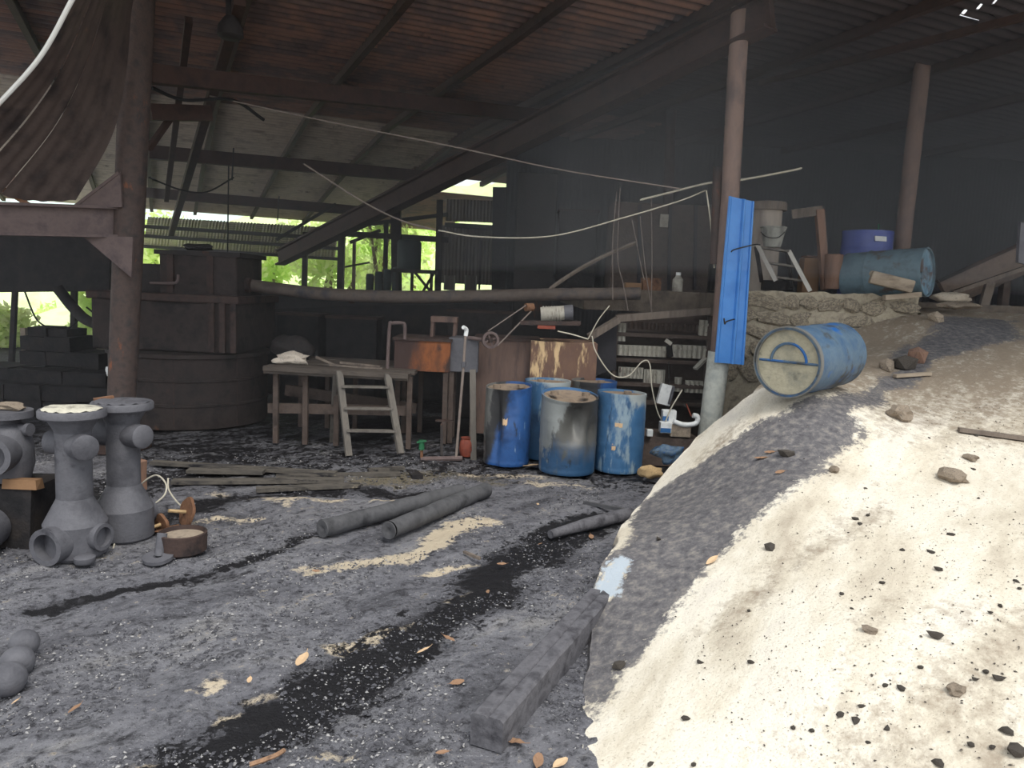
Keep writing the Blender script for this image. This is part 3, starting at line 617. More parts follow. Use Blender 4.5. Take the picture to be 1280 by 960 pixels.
# columns
def column(name, pts, r, mat, label, extra=None):
    base = V(pts[0]); t = thing(name, label, 'column', base)
    MB().tube(pts, r, 20).build('shaft', mat, t)
    return t
cb = P(150, 600, 8.5); cb.z = 0
c1 = column('steel_column', [cb, P(153, 480, 8.5), P(173, 0, 8.5), P(181, -130, 8.5)], [.15, .15, .165, .165], M['col'], 'thick rusty round steel column left of the big tank')
MB().box(cb + V((0, 0, .01)), (.5, .5, .04)).build('base_plate', M['rustdark'], c1)
cr = P(886, 545, 9.2)
c2_ = column('steel_column', [V((cr.x - .03, 9.2, 0)), P(884, 560, 9.2), P(899, 440, 9.2)], .13, M['white_paint'], 'round column with a white painted foot beside the blue sheet')
MB().tube([P(899, 444, 9.2), P(913, 240, 9.2), P(921, 90, 9.2), P(926, 10, 9.2)], .105, 20).build('upper_shaft', M['colpink'], c2_)
MB().tube([P(893, 330, 9.25), P(897, 208, 9.25)], .055, 12).build('side_post', M['rustdark'], c2_)
cc = P(1126, 318, 11.2); cc.z = 2.05
c3 = column('steel_column', [cc, P(1128, 305, 11.2), P(1142, 180, 11.2), P(1156, 55, 11.2), P(1160, 10, 11.2)], .11, M['colpink'], 'slender reddish column standing behind the lying teal drum')
cl = P(858, 240, 14)
column('steel_column', [V((P(832, 370, 14).x, 14, 2.05)), P(838, 160, 14), P(842, 90, 14)], .09, M['rustdark'], 'dim thin column in the shed behind the hanging wires')

# I-beam bracket on the left column
ib = thing('i_beam', 'grey-brown I-beam running left from the rusty column', 'beam', P(70, 275, 8.3))
a, b = P(-60, 272, 7.7), P(150, 278, 8.45)
MB().beam(a, b, .04, .30).build('web', M['ibeam'], ib)
for s_ in (-1, 1): MB().beam(a + V((0, 0, s_ * .15)), b + V((0, 0, s_ * .15)), .2, .03).build('flange', M['ibeam'], ib)
for nm, pts in (('gusset_plate', [(104, 296), (166, 296), (164, 347)]), ('gusset_plate', [(94, 259), (152, 259), (150, 216)])):
    MB().slab([P(x, y, 8.3) for x, y in pts], (0, .03, 0)).build(nm, M['ibeam'], ib)
MB().beam(P(95, 258, 8.32), P(150, 216, 8.32), .06, .03).build('gusset_edge', M['ibeam'], ib)
bar('brace', P(-2, 233, 7.9), P(36, 256, 8.0), .07, .05, M['rust'], 'short rusty rod end poking over the I-beam', 'rod')

# bent awning sheet hanging on the left
aw = thing('bent_awning', 'curled brown corrugated awning sheet with light painted white along its edge, hanging at upper left', 'awning', P(60, 140, 7.5))
edge = spline([P(112, -40, 6.6), P(90, 0, 6.7), P(51, 70, 6.9), P(0, 128, 7.1), P(-60, 190, 7.3)], 10)
ed2 = spline([P(178, -40, 8.2), P(165, 10, 8.25), P(158, 90, 8.3), P(140, 170, 8.3), P(95, 250, 8.3)], 10)
mid = spline([P(150, -40, 7.2), P(130, 0, 7.3), P(96, 90, 7.5), P(50, 170, 7.6), P(-30, 262, 7.7)], 10)
for s0, s1, nm in ((0, .27, 'sheet_strip'), (.285, .52, 'sheet_strip'), (.53, 1, 'sheet_strip')):
    m = MB(); n = 26; vs = []
    for i in range(len(edge)):
        for k in range(n + 1):
            t = s0 + (s1 - s0) * k / n
            p = edge[i] * (1 - t) ** 2 + mid[i] * 2 * t * (1 - t) + ed2[i] * t * t
            p = p + V((0, 0, 1)) * .006 * math.sin(t * 60)
            vs.append(p)
    nn = n + 1; m.add(vs, [(i * nn + k, i * nn + k + 1, (i + 1) * nn + k + 1, (i + 1) * nn + k) for i in range(len(edge) - 1) for k in range(n)], True)
    m.build(nm, M['awning'], aw)
MB().tube(edge, .02, 8).build('lit_edge', M['paleedge'], aw)  # light along the edge, built as a white rim

# dark board over the left opening, posts and view out
bd = MB(); bd.slab([P(-60, 292, 11.5), P(138, 296, 11.5), P(136, 364, 11.5), P(-60, 366, 11.5)], (0, .08, 0))
tag(bd.build('wall_left_board', M['soot2']), 'soot-black boarding above the left opening', kind='structure')
for px0, px1, w, lab in ((19, 14, .07, 'thin black post in the left opening, nearer the picture edge'), (93, 91, .08, 'thin dark post in the left opening behind the sagging hose')):
    t = bar('opening_post', P(px0, 362, 12.5), P(px1, 465, 12.5), w, w, M['soot'], lab, 'post')
bar('opening_post', P(30, 410, 13.5), P(34, 470, 13.5), .09, .09, M['woodpale'], 'pale short wooden post outside the left opening', 'post')
bar('opening_rail', P(60, 437, 12.6), P(150, 440, 12.6), .08, .09, M['wood'], 'grey wooden rail across the left opening', 'rail')
bar('opening_post', P(97, 424, 12.6), P(95, 437, 12.6), .06, .06, M['soot'], 'stubby black pipe end on the rail in the left opening', 'post')
m = MB().tube(spline([P(72, 360, 11), P(92, 385, 11), P(112, 402, 10.8), P(150, 410, 10.4)], 8), .075, 10)
tag(m.build('sagging_hose', M['soot2'], base=P(100, 395, 11)), 'thick black hose sagging across the left opening', 'hose')
for pts, lab in (([(30, 362), (45, 398), (62, 411)], 'thin black cable hanging from the board into the furnace block'),
                 ([(104, 392), (96, 402), (86, 411)], 'thin black cable drooping under the thick hose'),
                 ([(120, 404), (128, 422), (142, 426)], 'small black wire loop beside the rusty column'),
                 ([(108, 384), (125, 396), (145, 400)], 'thin black wire just above the thick hose')):
    tag(MB().tube(spline([P(x, y, 11) for x, y in pts], 8), .012, 6).build('cable', M['wire'], base=P(*pts[1], 11)), lab, 'cable')

# black furnace block silhouette on the left: stacked courses of charred blocks
fb = thing('furnace_block', 'black stepped furnace block silhouetted in the left opening', 'furnace', (P(70, 480, 11).x, 11, 0))
for x_0, x_1, y_0, Yb, dp in ((24, 88, 420, 10.8, .7), (33, 84, 409, 10.9, .5), (80, 122, 441, 10.7, .6), (-40, 60, 458, 10.6, .7), (20, 134, 462, 10.4, .8), (-40, 140, 478, 10.2, .6)):
    p0, p1 = P(x_0, y_0, Yb), P(x_1, y_0, Yb); zt = p0.z; nrow = max(1, int(zt / .2))
    for k in range(nrow):
        z0_ = zt * k / nrow; nb = max(2, int((p1.x - p0.x) / .42)); off = .1 * (k % 2)
        for j in range(nb):
            xa = p0.x + (p1.x - p0.x) * j / nb; xb = p0.x + (p1.x - p0.x) * (j + 1) / nb
            MB().box(((xa + xb) / 2 , Yb + dp / 2 + random.uniform(-.02, .02), z0_ + zt / nrow / 2), (xb - xa - .008, dp, zt / nrow - .008), jitter=.012).build('block', M['soot2'], fb)
t = thing('rag', 'pale blue-grey rag on the block beside the rusty column', 'rag', P(136, 466, 9.6))
put(rock_mesh('rag_shape', M['white'], 5, 3, .4), 'cloth', P(137, 465, 9.6), None, (.05, .05, .12), t)

# ---------------------------------------------------------------- the big tank on the left
tk = thing('furnace_tank', 'large soot-black round tank with square hopper boxes stacked on top', 'tank', V((P(250, 560, 10.9).x, 10.6, 0)))
tc_ = V(tk['_w']); R0 = 1.02
prof = [(R0 - .03, 0), (R0, .02), (R0, .3), (R0 + .012, .31), (R0 + .012, .34), (R0, .35), (R0, .62), (R0 + .012, .63), (R0 + .012, .66), (R0, .67), (R0, .92), (R0 + .03, .93), (R0 + .03, .98), (R0 - .05, .99), (0, 1.0)]
MB().lathe(prof, TR(tc_), 56).build('tank_shell', M['brick'], tk)
for k in range(8):
    a = k / 8 * 2 * math.pi + .2; MB().box(tc_ + V((math.cos(a) * R0, math.sin(a) * R0, .48)), (.012, .012, .88), Matrix.Rotation(a, 3, 'Z')).build('seam', M['rustdark'], tk)
# upper jacket (square-ish with pilasters)
uw = 1.86; uz0, uz1 = 1.0, 1.66
MB().box(tc_ + V((0, 0, (uz0 + uz1) / 2)), (uw, 1.6, uz1 - uz0)).build('upper_jacket', M['brick'], tk, bevel=.03)
MB().box(tc_ + V((0, 0, uz1 + .03)), (uw + .08, 1.7, .1)).build('jacket_rim', M['rustdark'], tk, bevel=.02)
for xo in (.62, .76, .9):
    MB().beam(tc_ + V((xo, -.82, uz0 + .02)), tc_ + V((xo, -.82, uz1)), .07, .05).build('pilaster', M['rustdark'], tk)
hop = MB().box(tc_ + V((.3, .05, 1.98)), (1.02, 1.0, .58)).build('hopper', M['brick'], tk, bevel=.02)
MB().box(tc_ + V((.3, .05, 2.27)), (1.12, 1.08, .06)).build('hopper_lid', M['soot'], hop)
MB().box(tc_ + V((-.5, .05, 1.9)), (.6, .8, .42)).build('side_hopper', M['soot'], tk)
MB().tube(spline([tc_ + V((-.3, -.52, 1.86)), tc_ + V((.0, -.55, 1.87)), tc_ + V((.06, -.53, 1.9)), tc_ + V((.06, -.5, 1.98))], 6), .018, 8).build('handle', M['ibeam'], tk)
for xo in (-.06, .46): MB().beam(tc_ + V((xo, -.46, 1.72)), tc_ + V((xo, -.46, 2.26)), .08, .03).build('hopper_rib', M['rustdark'], hop)
put(rock_mesh('char_lump_shape', M['soot2'], 9, 2, .4), 'char_lump', tc_ + V((.1, 0, 2.36)), None, (.2, .12, .07), tk)

# long pipe from the tank towards the middle
hp = thing('overhead_pipe', 'long dusty pipe sagging across the shed at eye height', 'pipe', P(540, 370, 10.2))
path = spline([P(281, 366, 10.6), P(279, 357, 10.6), P(284, 353, 10.6), P(300, 355, 10.6), P(400, 367, 10.5), P(500, 371, 10.4), P(600, 370, 10.4), P(700, 368, 10.4), P(800, 367, 10.4)], 8)
MB().tube(path, .085, 16).build('pipe_run', M['pipe'], hp)
for x, y in ((310, 356), (440, 370), (620, 370)):
    MB().tube([P(x - 3, y, 10.5), P(x + 3, y + .4, 10.5)], .1, 16).build('coupling', M['rustdark'], hp)

# ---------------------------------------------------------------- dark plant in the middle
lw = MB(); lw.slab([P(330, 386, 13.2), P(640, 378, 13.2), V((P(640, 378, 13.2).x, 13.2, 0)), V((P(330, 386, 13.2).x, 13.2, 0))], (0, .2, 0))
tag(lw.build('wall_low', M['soot2']), 'soot-black low wall behind the working platform', kind='structure')
def boxthing(name, px0, px1, py0, py1, Y, depth, mat, label, cat, rim=True, legs=False, ground=False):
    a, b = P(px0, py0, Y), P(px1, py1, Y)
    if ground: b.z = 0
    t = thing(name, label, cat, ((a.x + b.x) / 2, Y + depth / 2, 0 if legs else min(a.z, b.z)))
    zc = (a.z + b.z) / 2; hz = abs(a.z - b.z); w = b.x - a.x; cx = (a.x + b.x) / 2
    MB().box((cx, Y + depth / 2, zc), (w, depth, hz)).build('body', mat, t, bevel=.008)
    if rim: MB().box((cx, Y + depth / 2, zc + hz / 2), (w + .04, depth + .04, .035)).build('rim', M['rustdark'], t)
    if legs:
        for sx in (-1, 1):
            for sy in (-1, 1):
                MB().beam((cx + sx * (w / 2 - .05), Y + depth / 2 + sy * (depth / 2 - .05), 0), (cx + sx * (w / 2 - .05), Y + depth / 2 + sy * (depth / 2 - .05), zc - hz / 2), .06, .06).build('leg', M['rack'], t)
    return t
boxthing('hopper_box', 346, 398, 392, 425, 12.2, .6, M['soot2'], 'black box among pipes behind the white foam lump', 'box', ground=True)
boxthing('hopper_box', 408, 470, 396, 450, 11.6, .5, M['soot2'], 'tall black bin behind the platform, left of the U-shaped rail', 'bin', ground=True)
boxthing('hopper_box', 560, 640, 388, 420, 11.6, .6, M['soot'], 'dark box behind the pulley wheel', 'box', ground=True)
boxthing('rusty_tub', 493, 562, 423, 466, 9.55, .7, M['tub'], 'orange-rusted square steel tub on the platform', 'tub', legs=True)
boxthing('steel_cabinet', 561, 597, 422, 466, 9.6, .5, M['iron'], 'narrow grey and rusty steel panel box next to the orange tub', 'cabinet', rim=False, legs=True)
boxthing('steel_cabinet', 594, 668, 423, 545, 9.75, .7, M['brownbox'], 'brown stained steel box behind the dented blue drum', 'cabinet')
t = boxthing('steel_cabinet', 664, 741, 426, 540, 9.6, .7, M['peel'], 'steel box with peeling cream paint above the blue drums', 'cabinet', rim=False)

# working platform
pf = thing('work_platform', 'grimy low working platform of planks between tank and orange tub', 'platform', (P(420, 560, 9.6).x, 9.6, 0))
zt = P(420, 464, 9.2).z
xa, xb = P(334, 460, 9.2).x, P(512, 468, 9.2).x
for k in range(5):
    y = 9.15 + k * .29
    MB().box(((xa + xb) / 2 + random.uniform(-.05, .05), y, zt + random.uniform(-.01, .015)), (xb - xa, .27, .05), Matrix.Rotation(random.uniform(-.02, .02), 3, 'Y')).build('plank', M['grimywood'], pf)
for px in (345, 382, 421, 512):
    for y in (9.2, 10.3):
        x = P(px, 500, 9.2).x; MB().beam((x, y, 0), (x, y, zt - .03), .06, .06).build('leg', M['rack'], pf)
MB().beam((xa, 9.25, .42), (xb, 9.25, .46), .05, .12).build('rail', M['rack'], pf)
MB().beam((xa, 9.95, .55), (xb, 9.95, .38), .05, .14).build('rail', M['rack'], pf)
MB().beam((xa, 9.08, zt), (xb, 9.08, zt - .02), .05, .09).build('front_board', M['grimywood'], pf)
# step ladder against the platform
ld = thing('step_ladder', 'paint-spattered wooden step ladder leaning on the platform', 'ladder', (P(460, 568, 8.8).x, 8.85, 0))
for a, b in (((424, 464, 9.03), (436, 570, 8.7)), ((484, 468, 9.03), (501, 567, 8.7))):
    MB().beam(P(*a), P(*b), .075, .045).build('stile', M['ladderwood'], ld)
for a, b in (((419, 466, 9.05), (414, 555, 9.5)), ):
    MB().beam(P(*a), P(*b), .05, .04).build('rear_leg', M['ladderwood'], ld)
for y_, Yr in ((483, 8.97), (510, 8.88), (538, 8.8)):
    xl = 426 + (y_ - 464) * .115; xr = 485 + (y_ - 466) * .16
    MB().beam(P(xl, y_, Yr), P(xr, y_ + 1, Yr), .10, .022).build('tread', M['ladderwood'], ld)
# things on the platform
t = thing('foam_lump', 'lumpy off-white foam mass on the left of the platform', 'lump', P(364, 458, 9.5))
put(rock_mesh('foam_lump_shape', M['foam'], 3, 3, .45, (1, .7, .5)), 'foam', P(364, 449, 9.5), None, (.19, .15, .15), t)
t = thing('cloth_bundle', 'dark sagging sack behind the white foam lump', 'sack', P(365, 450, 10))
put(rock_mesh('bundle_shape', M['soot'], 13, 3, .25, (1, .7, .8)), 'sack_body', P(365, 437, 10.1), None, (.27, .2, .24), t)
for i, (a, b, lab) in enumerate((((395, 446), (418, 456), 'thin pale stick on the platform beside the foam lump'), ((412, 456), (478, 461), 'long flat batten lying on the platform planks'), ((425, 453), (475, 458), 'second batten lying along the back of the platform'))):
    bar('batten', P(*a, 9.4), P(*b, 9.4), .04, .025, M['wood'], lab, 'batten')
t = thing('handrail', 'grey U-shaped pipe rail standing at the orange tub', 'rail', P(492, 462, 9.5))
MB().tube(spline([P(484, 462, 9.5), P(487, 408, 9.5), P(490, 404, 9.5), P(503, 404, 9.5), P(506, 408, 9.5), P(506, 424, 9.5)], 6), .022, 8).build('rail_tube', M['ibeam'], t)
t = thing('stool', 'dark bench stool standing on top of the orange tub', 'stool', P(556, 422, 10))
MB().box(P(556, 399, 10), (.34, .25, .07)).build('seat', M['brownbox'], t)
for px in (542, 570):
    for dy in (-.08, .1): MB().beam(P(px, 400, 10) + V((0, dy, 0)), P(px - 2, 422, 10) + V((0, dy, 0)), .04, .04).build('leg', M['brownbox'], t)
# pulley, belt, motor
pl = thing('pulley_wheel', 'spoked pulley wheel with belt driven from the motor above', 'pulley', P(613, 426, 9.5))
Mx = TR(P(613, 425, 9.45), frame(V((.25, -1, .05))))
MB().lathe([(.075, -.03), (.105, -.03), (.105, .03), (.075, .03)], Mx, 32, closed=True).build('rim', M['ibeam'], pl)
MB().lathe([(0, -.04), (.028, -.04), (.028, .04), (0, .04)], Mx, 16).build('hub', M['rustdark'], pl)
for k in range(4):
    a = k * math.pi / 2 + .4; MB().beam(Mx @ V((0, 0, 0)), Mx @ V((math.cos(a) * .085, math.sin(a) * .085, 0)), .022, .02).build('spoke', M['ibeam'], pl)
MB().tube([P(610, 414, 9.45), P(660, 380, 9.5)], .008, 6).build('belt', M['wiregrey'], pl)
MB().tube([P(622, 432, 9.45), P(664, 389, 9.5)], .010, 6).build('belt', M['wiregrey'], pl)
MB().tube([P(585, 422, 9.6), P(612, 426, 9.5)], .025, 10).build('shaft', M['ibeam'], pl)
mo = thing('electric_motor', 'small grey electric motor on a bracket under the long pipe', 'motor', P(690, 400, 9.6))
mh = MB().tube([P(676, 393, 9.6), P(705, 391, 9.6)], .09, 20).build('housing', M['offwhite'], mo)
for k in range(7): MB().tube([P(679 + k * 3.4, 392.6, 9.6), P(680.4 + k * 3.4, 392.5, 9.6)], .1, 20).build('fin', M['offwhite'], mh)
MB().tube([P(705, 391, 9.6), P(716, 390.4, 9.6)], .095, 20).build('fan_cover', M['iron'], mo)
MB().tube([P(657, 384, 9.5), P(666, 384, 9.55)], .05, 16).build('drive_pulley', M['rust'], mo)
MB().beam(P(650, 403, 9.6), P(725, 404, 9.6), .25, .05).build('bracket', M['rustdark'], mo)
MB().box(P(683, 409, 9.5), (.22, .06, .04)).build('red_strip', M['redpot'], mo)

# upright tap pipe frame
tp = thing('tap_standpipe', 'upright thin pipe with a white elbow tap in front of the tub legs', 'pipe', (P(575, 575, 8.9).x, 8.9, 0))
MB().tube([P(570, 574, 8.75), P(579, 462, 8.9), P(582, 418, 8.95)], .016, 8).build('riser', M['wiregrey'], tp)
MB().tube([P(579, 459, 8.9), P(580, 452, 8.9)], .028, 8).build('joint', M['iron'], tp)
MB().tube(spline([P(582, 420, 8.95), P(583, 412, 8.95), P(579, 409, 8.9)], 4), .024, 8).build('elbow', M['white'], tp)
MB().tube([P(526, 574, 8.75), P(578, 573, 8.75)], .03, 8).build('floor_pipe', M['ibeam'], tp)
MB().beam(P(591, 462, 8.95), P(592, 576, 8.9), .07, .05).build('flat_post', M['ladderwood'], tp)
MB().beam(P(552, 530, 9.1), P(552, 570, 8.9), .03, .03).build('stub', M['soot'], tp)
MB().box(P(556, 526, 9.1), (.22, .06, .02)).build('cross_plate', M['rustdark'], tp)
gv = thing('green_valve', 'small green tap valve on a floor pipe stub', 'valve', P(527, 572, 8.75))
MB().tube([P(527, 572, 8.75), P(527, 556, 8.75)], .018, 8).build('stem', M['rust'], gv)
MB().tube([P(527, 562, 8.75), P(527, 550, 8.75)], .034, 10).build('valve_body', M['green'], gv)
MB().beam(P(521, 553, 8.72), P(533, 551, 8.72), .02, .02).build('lever', M['green'], gv)
rp = thing('red_pot', 'small red-brown pot on the floor behind the standpipe', 'pot', (P(583, 572, 8.9).x, 8.95, 0))
MB().lathe([(0, 0), (.075, 0), (.095, .08), (.085, .17), (.07, .2), (.08, .22), (.07, .22), (.06, .2), (0, .19)], TR(rp['_w']), 20).build('pot_body', M['redpot'], rp)

# ---------------------------------------------------------------- drums
def drum(label, base, axis, r, h, mat, lidmat, dents=(), group=None, rings=(.36, .68), sag=0, name='blue_drum', spin=0, rim=None, near='top', bungs=True, ringh=.005, tags=()):
    base = V(base); Mx = TR(base, frame(axis) @ Matrix.Rotation(spin, 3, 'Z')); t = thing(name, label, 'drum', base, group)
    prof = [(r * .90, .0), (r * .97, .005), (r, .03), (r * .985, .05)]
    for i in range(1, 26):
        z = .05 + (h - .10) * i / 26; k = r * (.985 + .02 * math.sin(math.pi * i / 26))
        for q in rings:
            k += ringh * math.exp(-((z / h - q) / .016) ** 2)
        prof.append((k, z))
    prof += [(r * .985, h - .05), (r * 1.0, h - .03), (r * 1.0, h), (r * .94, h), (r * .93, h - .03)]
    def fn(p, a):
        for (da, dz, ra, rz_, dep) in dents:
            x = math.atan2(math.sin(a - da), math.cos(a - da)) / ra; y = (p.z / h - dz) / rz_
            k = dep * math.exp(-(x * x + y * y))
            rr = math.hypot(p.x, p.y)
            if rr > 1e-6: p = V((p.x * (1 - k / rr), p.y * (1 - k / rr), p.z))
        if sag and p.z > h * .8: p = p + V((0, 0, -sag * (p.z / h - .8) / .2 * (.5 + .5 * math.cos(a - dents[0][0]))))
        return p
    MB().lathe(prof, Mx, 64, fn).build('drum_body', mat, t)
    lp = [(r * .935, h - .028), (r * .6, h - .034 - sag * .4), (r * .3, h - .045 - sag * .6), (0, h - .045 - sag * .6)]
    ld_ = MB().lathe(lp, Mx, 48, fn).build('lid', lidmat, t)
    MB().lathe([(r * .93, .012), (r * .5, .02), (0, .02)], Mx, 40).build('bottom', mat, t)
    if bungs:
        for k in (.55, -.55):
            MB().lathe([(.045, h - .05), (.045, h - .012), (0, h - .012)], Mx @ Matrix.Translation((k * r, 0, 0)), 16).build('bung', lidmat, ld_)
    for (th, zz_, w_d, h_d, sd_) in tags:          # torn paper labels stuck on the wall of the drum
        rr_ = random.Random(sd_); m = MB(); n_t = 8; vs = []
        for i in range(n_t + 1):
            for j in (0, 1):
                a = th + (i / n_t - .5) * w_d; p = V(((r + .004) * math.cos(a), (r + .004) * math.sin(a), h * zz_ + (j - .5) * h_d * rr_.uniform(.5, 1)))
                p = fn(p, a); vs.append(Mx @ p)
        m.add(vs, [(2 * i, 2 * i + 2, 2 * i + 3, 2 * i + 1) for i in range(n_t)], True); m.build('torn_label', M['leafpale'], t)
    return t
def stand(px, py, r): p = G(px, py); return V((p.x, p.y + r, 0)) + V((p.x, p.y, 0)).normalized() * 0
FR = -math.pi / 2
drum('dented blue plastic drum with black tar runs, leftmost of the standing drums', stand(632, 585, .27), (0, 0, 1), .265, .92, M['bluedrum'], M['dirtylid'], [(FR - .55 - .3, .55, .26, .5, .10), (FR + .1 - .3, .72, .25, .2, .04), (FR - .3 + .55, .35, .3, .3, -.012)], sag=.05, spin=.3, tags=[(FR - .3 - .12, .56, .22, .09, 1)])
drum('caved-in tar-grey drum with blue rim, standing in front of the others', stand(710, 596, .3), (0, 0, 1), .315, .90, M['tardrum'], M['dirtylid'], [(FR + .2, .66, .40, .22, .15), (FR + .95, .5, .22, .2, .07), (FR - .55, .5, .3, .2, -.03), (FR + .1, .3, .5, .12, -.02)], sag=.09, spin=0)
drum('scuffed light blue drum at the right end of the standing drums', stand(776, 594, .28), (0, 0, 1), .275, .90, M['bluedrum2'], M['dirtylid'], [(FR + 1.0, .6, .3, .4, .012)], sag=.015, spin=1.0, tags=[(FR - 1.0 - .2, .62, .3, .06, 3), (FR - 1.0 - .35, .34, .16, .08, 5)])
drum('blue drum half hidden between the leftmost and the tar-grey drum', stand(682, 580, .28) + V((0, .12, 0)), (0, 0, 1), .275, .93, M['bluedrum2'], M['dirtylid'], [(FR, .5, .3, .4, .01)], spin=2.1)
drum('blue drum hidden behind the two front drums, only its lid showing', stand(742, 577, .28) + V((0, .15, 0)), (0, 0, 1), .28, .92, M['bluedrum'], M['dirtylid'], [(FR, .5, .3, .4, .01)], spin=4)
# drum lying on the ramp: its mud-caked end faces the viewer
e0 = P(983, 453, 6.15); axis = (P(1058, 440, 6.95) - e0).normalized()
nrm = V((0, 0, 1)); r_ = .28
drum('blue drum lying on the ramp, mud-caked end towards the viewer', e0 + axis * .92, -axis, r_, .92, M['mudblue'], M['mudlid'], [(1.0, .5, .4, .3, .01)], rings=(.36, .68), bungs=False, spin=.4)
# arch mark on that end: raised half-disc
t = [o for o in bpy.data.objects if o.get('label', '').startswith('blue drum lying on the ramp')][0]
ex = axis.cross(V((0, 0, 1))).normalized(); ez = ex.cross(axis).normalized()
arc = [e0 + axis * .035 + ex * (math.cos(a) * .15) + ez * (math.sin(a) * .15 + .0) for a in np.linspace(0, math.pi, 20)]
MB().tube(arc, .012, 6).build('end_arch', M['mudblue'], t)
MB().tube([e0 + axis * .035 - ex * .25, e0 + axis * .035 + ex * .25], .012, 6).build('end_bar', M['mudblue'], t)
MB().lathe([(r_ * .93, 0), (r_ * 1.03, 0), (r_ * 1.03, .045), (r_ * .93, .03)], TR(e0, frame(axis)), 48, closed=True).build('end_rim', M['bluedrum'], t)
# teal steel drum lying on the upper floor
e1 = P(1160, 340, 9.75); ax2 = (P(1072, 345, 10.35) - e1).normalized()
drum('dull teal steel drum lying on the wall top, rusty end to the right', e1 - V((0, 0, 0)) + ax2 * 1.0, -ax2, .31, 1.0, M['steeldrum'], M['drumend'], [(1.0, .5, .3, .3, .01)], name='steel_drum', ringh=.014, rings=(.33, .66), spin=.3)
nb = P(1080, 340, 11.0)
nd = drum('upright navy blue drum with a white sticker behind the lying teal drum', (nb.x, 11.0, 2.05), (0, 0, 1), .335, .95, M['navydrum'], M['navydrum'], [(0, .5, .3, .3, 0)], name='navy_drum', ringh=.012, rings=(.35, .7))
MB().slab([P(1093, 295, 10.66), P(1107, 296, 10.69), P(1107, 302, 10.69), P(1093, 301, 10.66)], (0, -.03, 0)).build('sticker', M['white'], nd)
MB().tube([P(1098, 290, 10.9), P(1098.5, 280, 10.9)], .015, 6).build('spout', M['green'], nd)
# ---------------------------------------------------------------- shed walls at the back and right
def wall_sheets(name, label, a, b, z0, z1, mat, n, lean=0):
    a, b = V(a), V(b); t = thing(name, label, None, ((a.x + b.x) / 2, (a.y + b.y) / 2, z0), kind='structure')
    u_ = (b - a).normalized(); nrm_ = V((u_.y, -u_.x, 0)); L = (b - a).length
    me = None
    for i in range(n):
        m = MB(); k = 40; w = L / n * 1.02; vs = []
        for j in range(k + 1):
            p = a + u_ * (L / n * i + w * j / k) + nrm_ * ((.018 if mat is M['tin'] else .007) * math.sin(j / k * w / .09 * 2 * math.pi) + (i % 2) * .02)
            vs += [V((p.x, p.y, z0)), V((p.x, p.y, z1 + random.uniform(0, .0)))]
        m.add(vs, [(2 * j, 2 * j + 2, 2 * j + 3, 2 * j + 1) for j in range(k)], True); m.build('wall_sheet', mat, t)
    return t
wall_sheets('wall_back', 'dim smoky sheet wall closing the shed at the back right', P(628, 350, 16.4), V((13, 17.5, 0)), 0, 5.6, M['backwall'], 14)
wall_sheets('wall_right', 'dim smoky sheet wall on the far right of the shed', V((13, 17.5, 0)), V((13, 8, 0)), 1.9, 5.6, M['backwall'], 8)
wall_sheets('wall_return', 'sooty return wall beside the far tanks', P(628, 350, 16.4), P(634, 350, 20.5), 0, 4.6, M['backwall'], 4)
wall_sheets('wall_far', 'old grey corrugated sheet wall behind the far tanks', P(552, 300, 20.5), P(640, 300, 20.4), 2.05, 3.55, M['tin'], 4)
wall_sheets('wall_far_upper', 'upper strip of grey corrugated sheets under the far roof', P(556, 300, 20.7), P(640, 300, 20.6), 3.68, 4.25, M['tin'], 4)
bar('wall_rail', P(556, 281, 20.2), P(640, 286, 20.2), .1, .12, M['soot'], 'dark rail across the far corrugated wall', 'rail')
m = MB().slab([P(320, 362, 21), P(640, 366, 19.5), V((P(640, 366, 19.5).x, 19.5, -.1)), V((P(320, 362, 21).x, 21, -.1))], (0, .3, 0))
tag(m.build('wall_rear_low', M['soot2']), 'low sooty parapet under the far opening', kind='structure')

m = MB(); xa_, xb_ = P(325, 370, 14.6).x, P(636, 370, 16).x
m.slab([(xa_, 14.6, 0), (xb_, 14.6, 0), (xb_, 21.2, 0), (xa_ - 2, 21.2, 0)], (0, 0, 1.775))
tag(m.build('floor_terrace', M['soot2']), 'raised dark terrace carrying the far tanks', kind='structure')
# back posts
def post(px0, py0, px1, py1, Y, w, label, mat='soot'):
    return bar('back_post', P(px0, py0, Y), P(px1, py1, Y), w, w, M[mat], label, 'post')
post(382, 290, 380, 380, 18.5, .11, 'thin black post holding the lean-to left of the bright gap')
post(428, 270, 425, 380, 17.5, .14, 'black steel post in the bright gap, right of the lean-to end')
post(443, 300, 442, 362, 20.5, .08, 'reddish slim post seen against the bushes', 'colpink')
post(483, 278, 481, 365, 17.2, .09, 'black post just left of the thick dark back post')
post(495, 262, 496, 365, 17.0, .20, 'thick black post in front of the far tank')
post(550, 250, 547, 372, 16.8, .13, 'black post right of the far tank')
post(625, 235, 623, 376, 15.8, .28, 'wide dark post at the edge of the smoky wall', 'soot2')
post(601, 300, 599, 362, 20, .05, 'thin pipe standing before the far grey wall', 'rustdark')
bar('back_beam', P(430, 292, 17.4), P(560, 300, 17), .1, .12, M['soot'], 'dark lintel over the far tanks')
bar('back_beam', P(430, 284, 20.2), P(560, 268, 20.2), .08, .1, M['soot'], 'thin dark rafter end against the green gap')
bar('back_beam', P(438, 303, 17.6), P(475, 288, 17.3), .06, .06, M['soot'], 'short slanted brace beside the bright gap')
bar('back_rail', P(424, 335, 17.6), P(462, 328, 17.6), .04, .04, M['soot'], 'thin rail with a tap silhouetted against the bushes', 'rail')
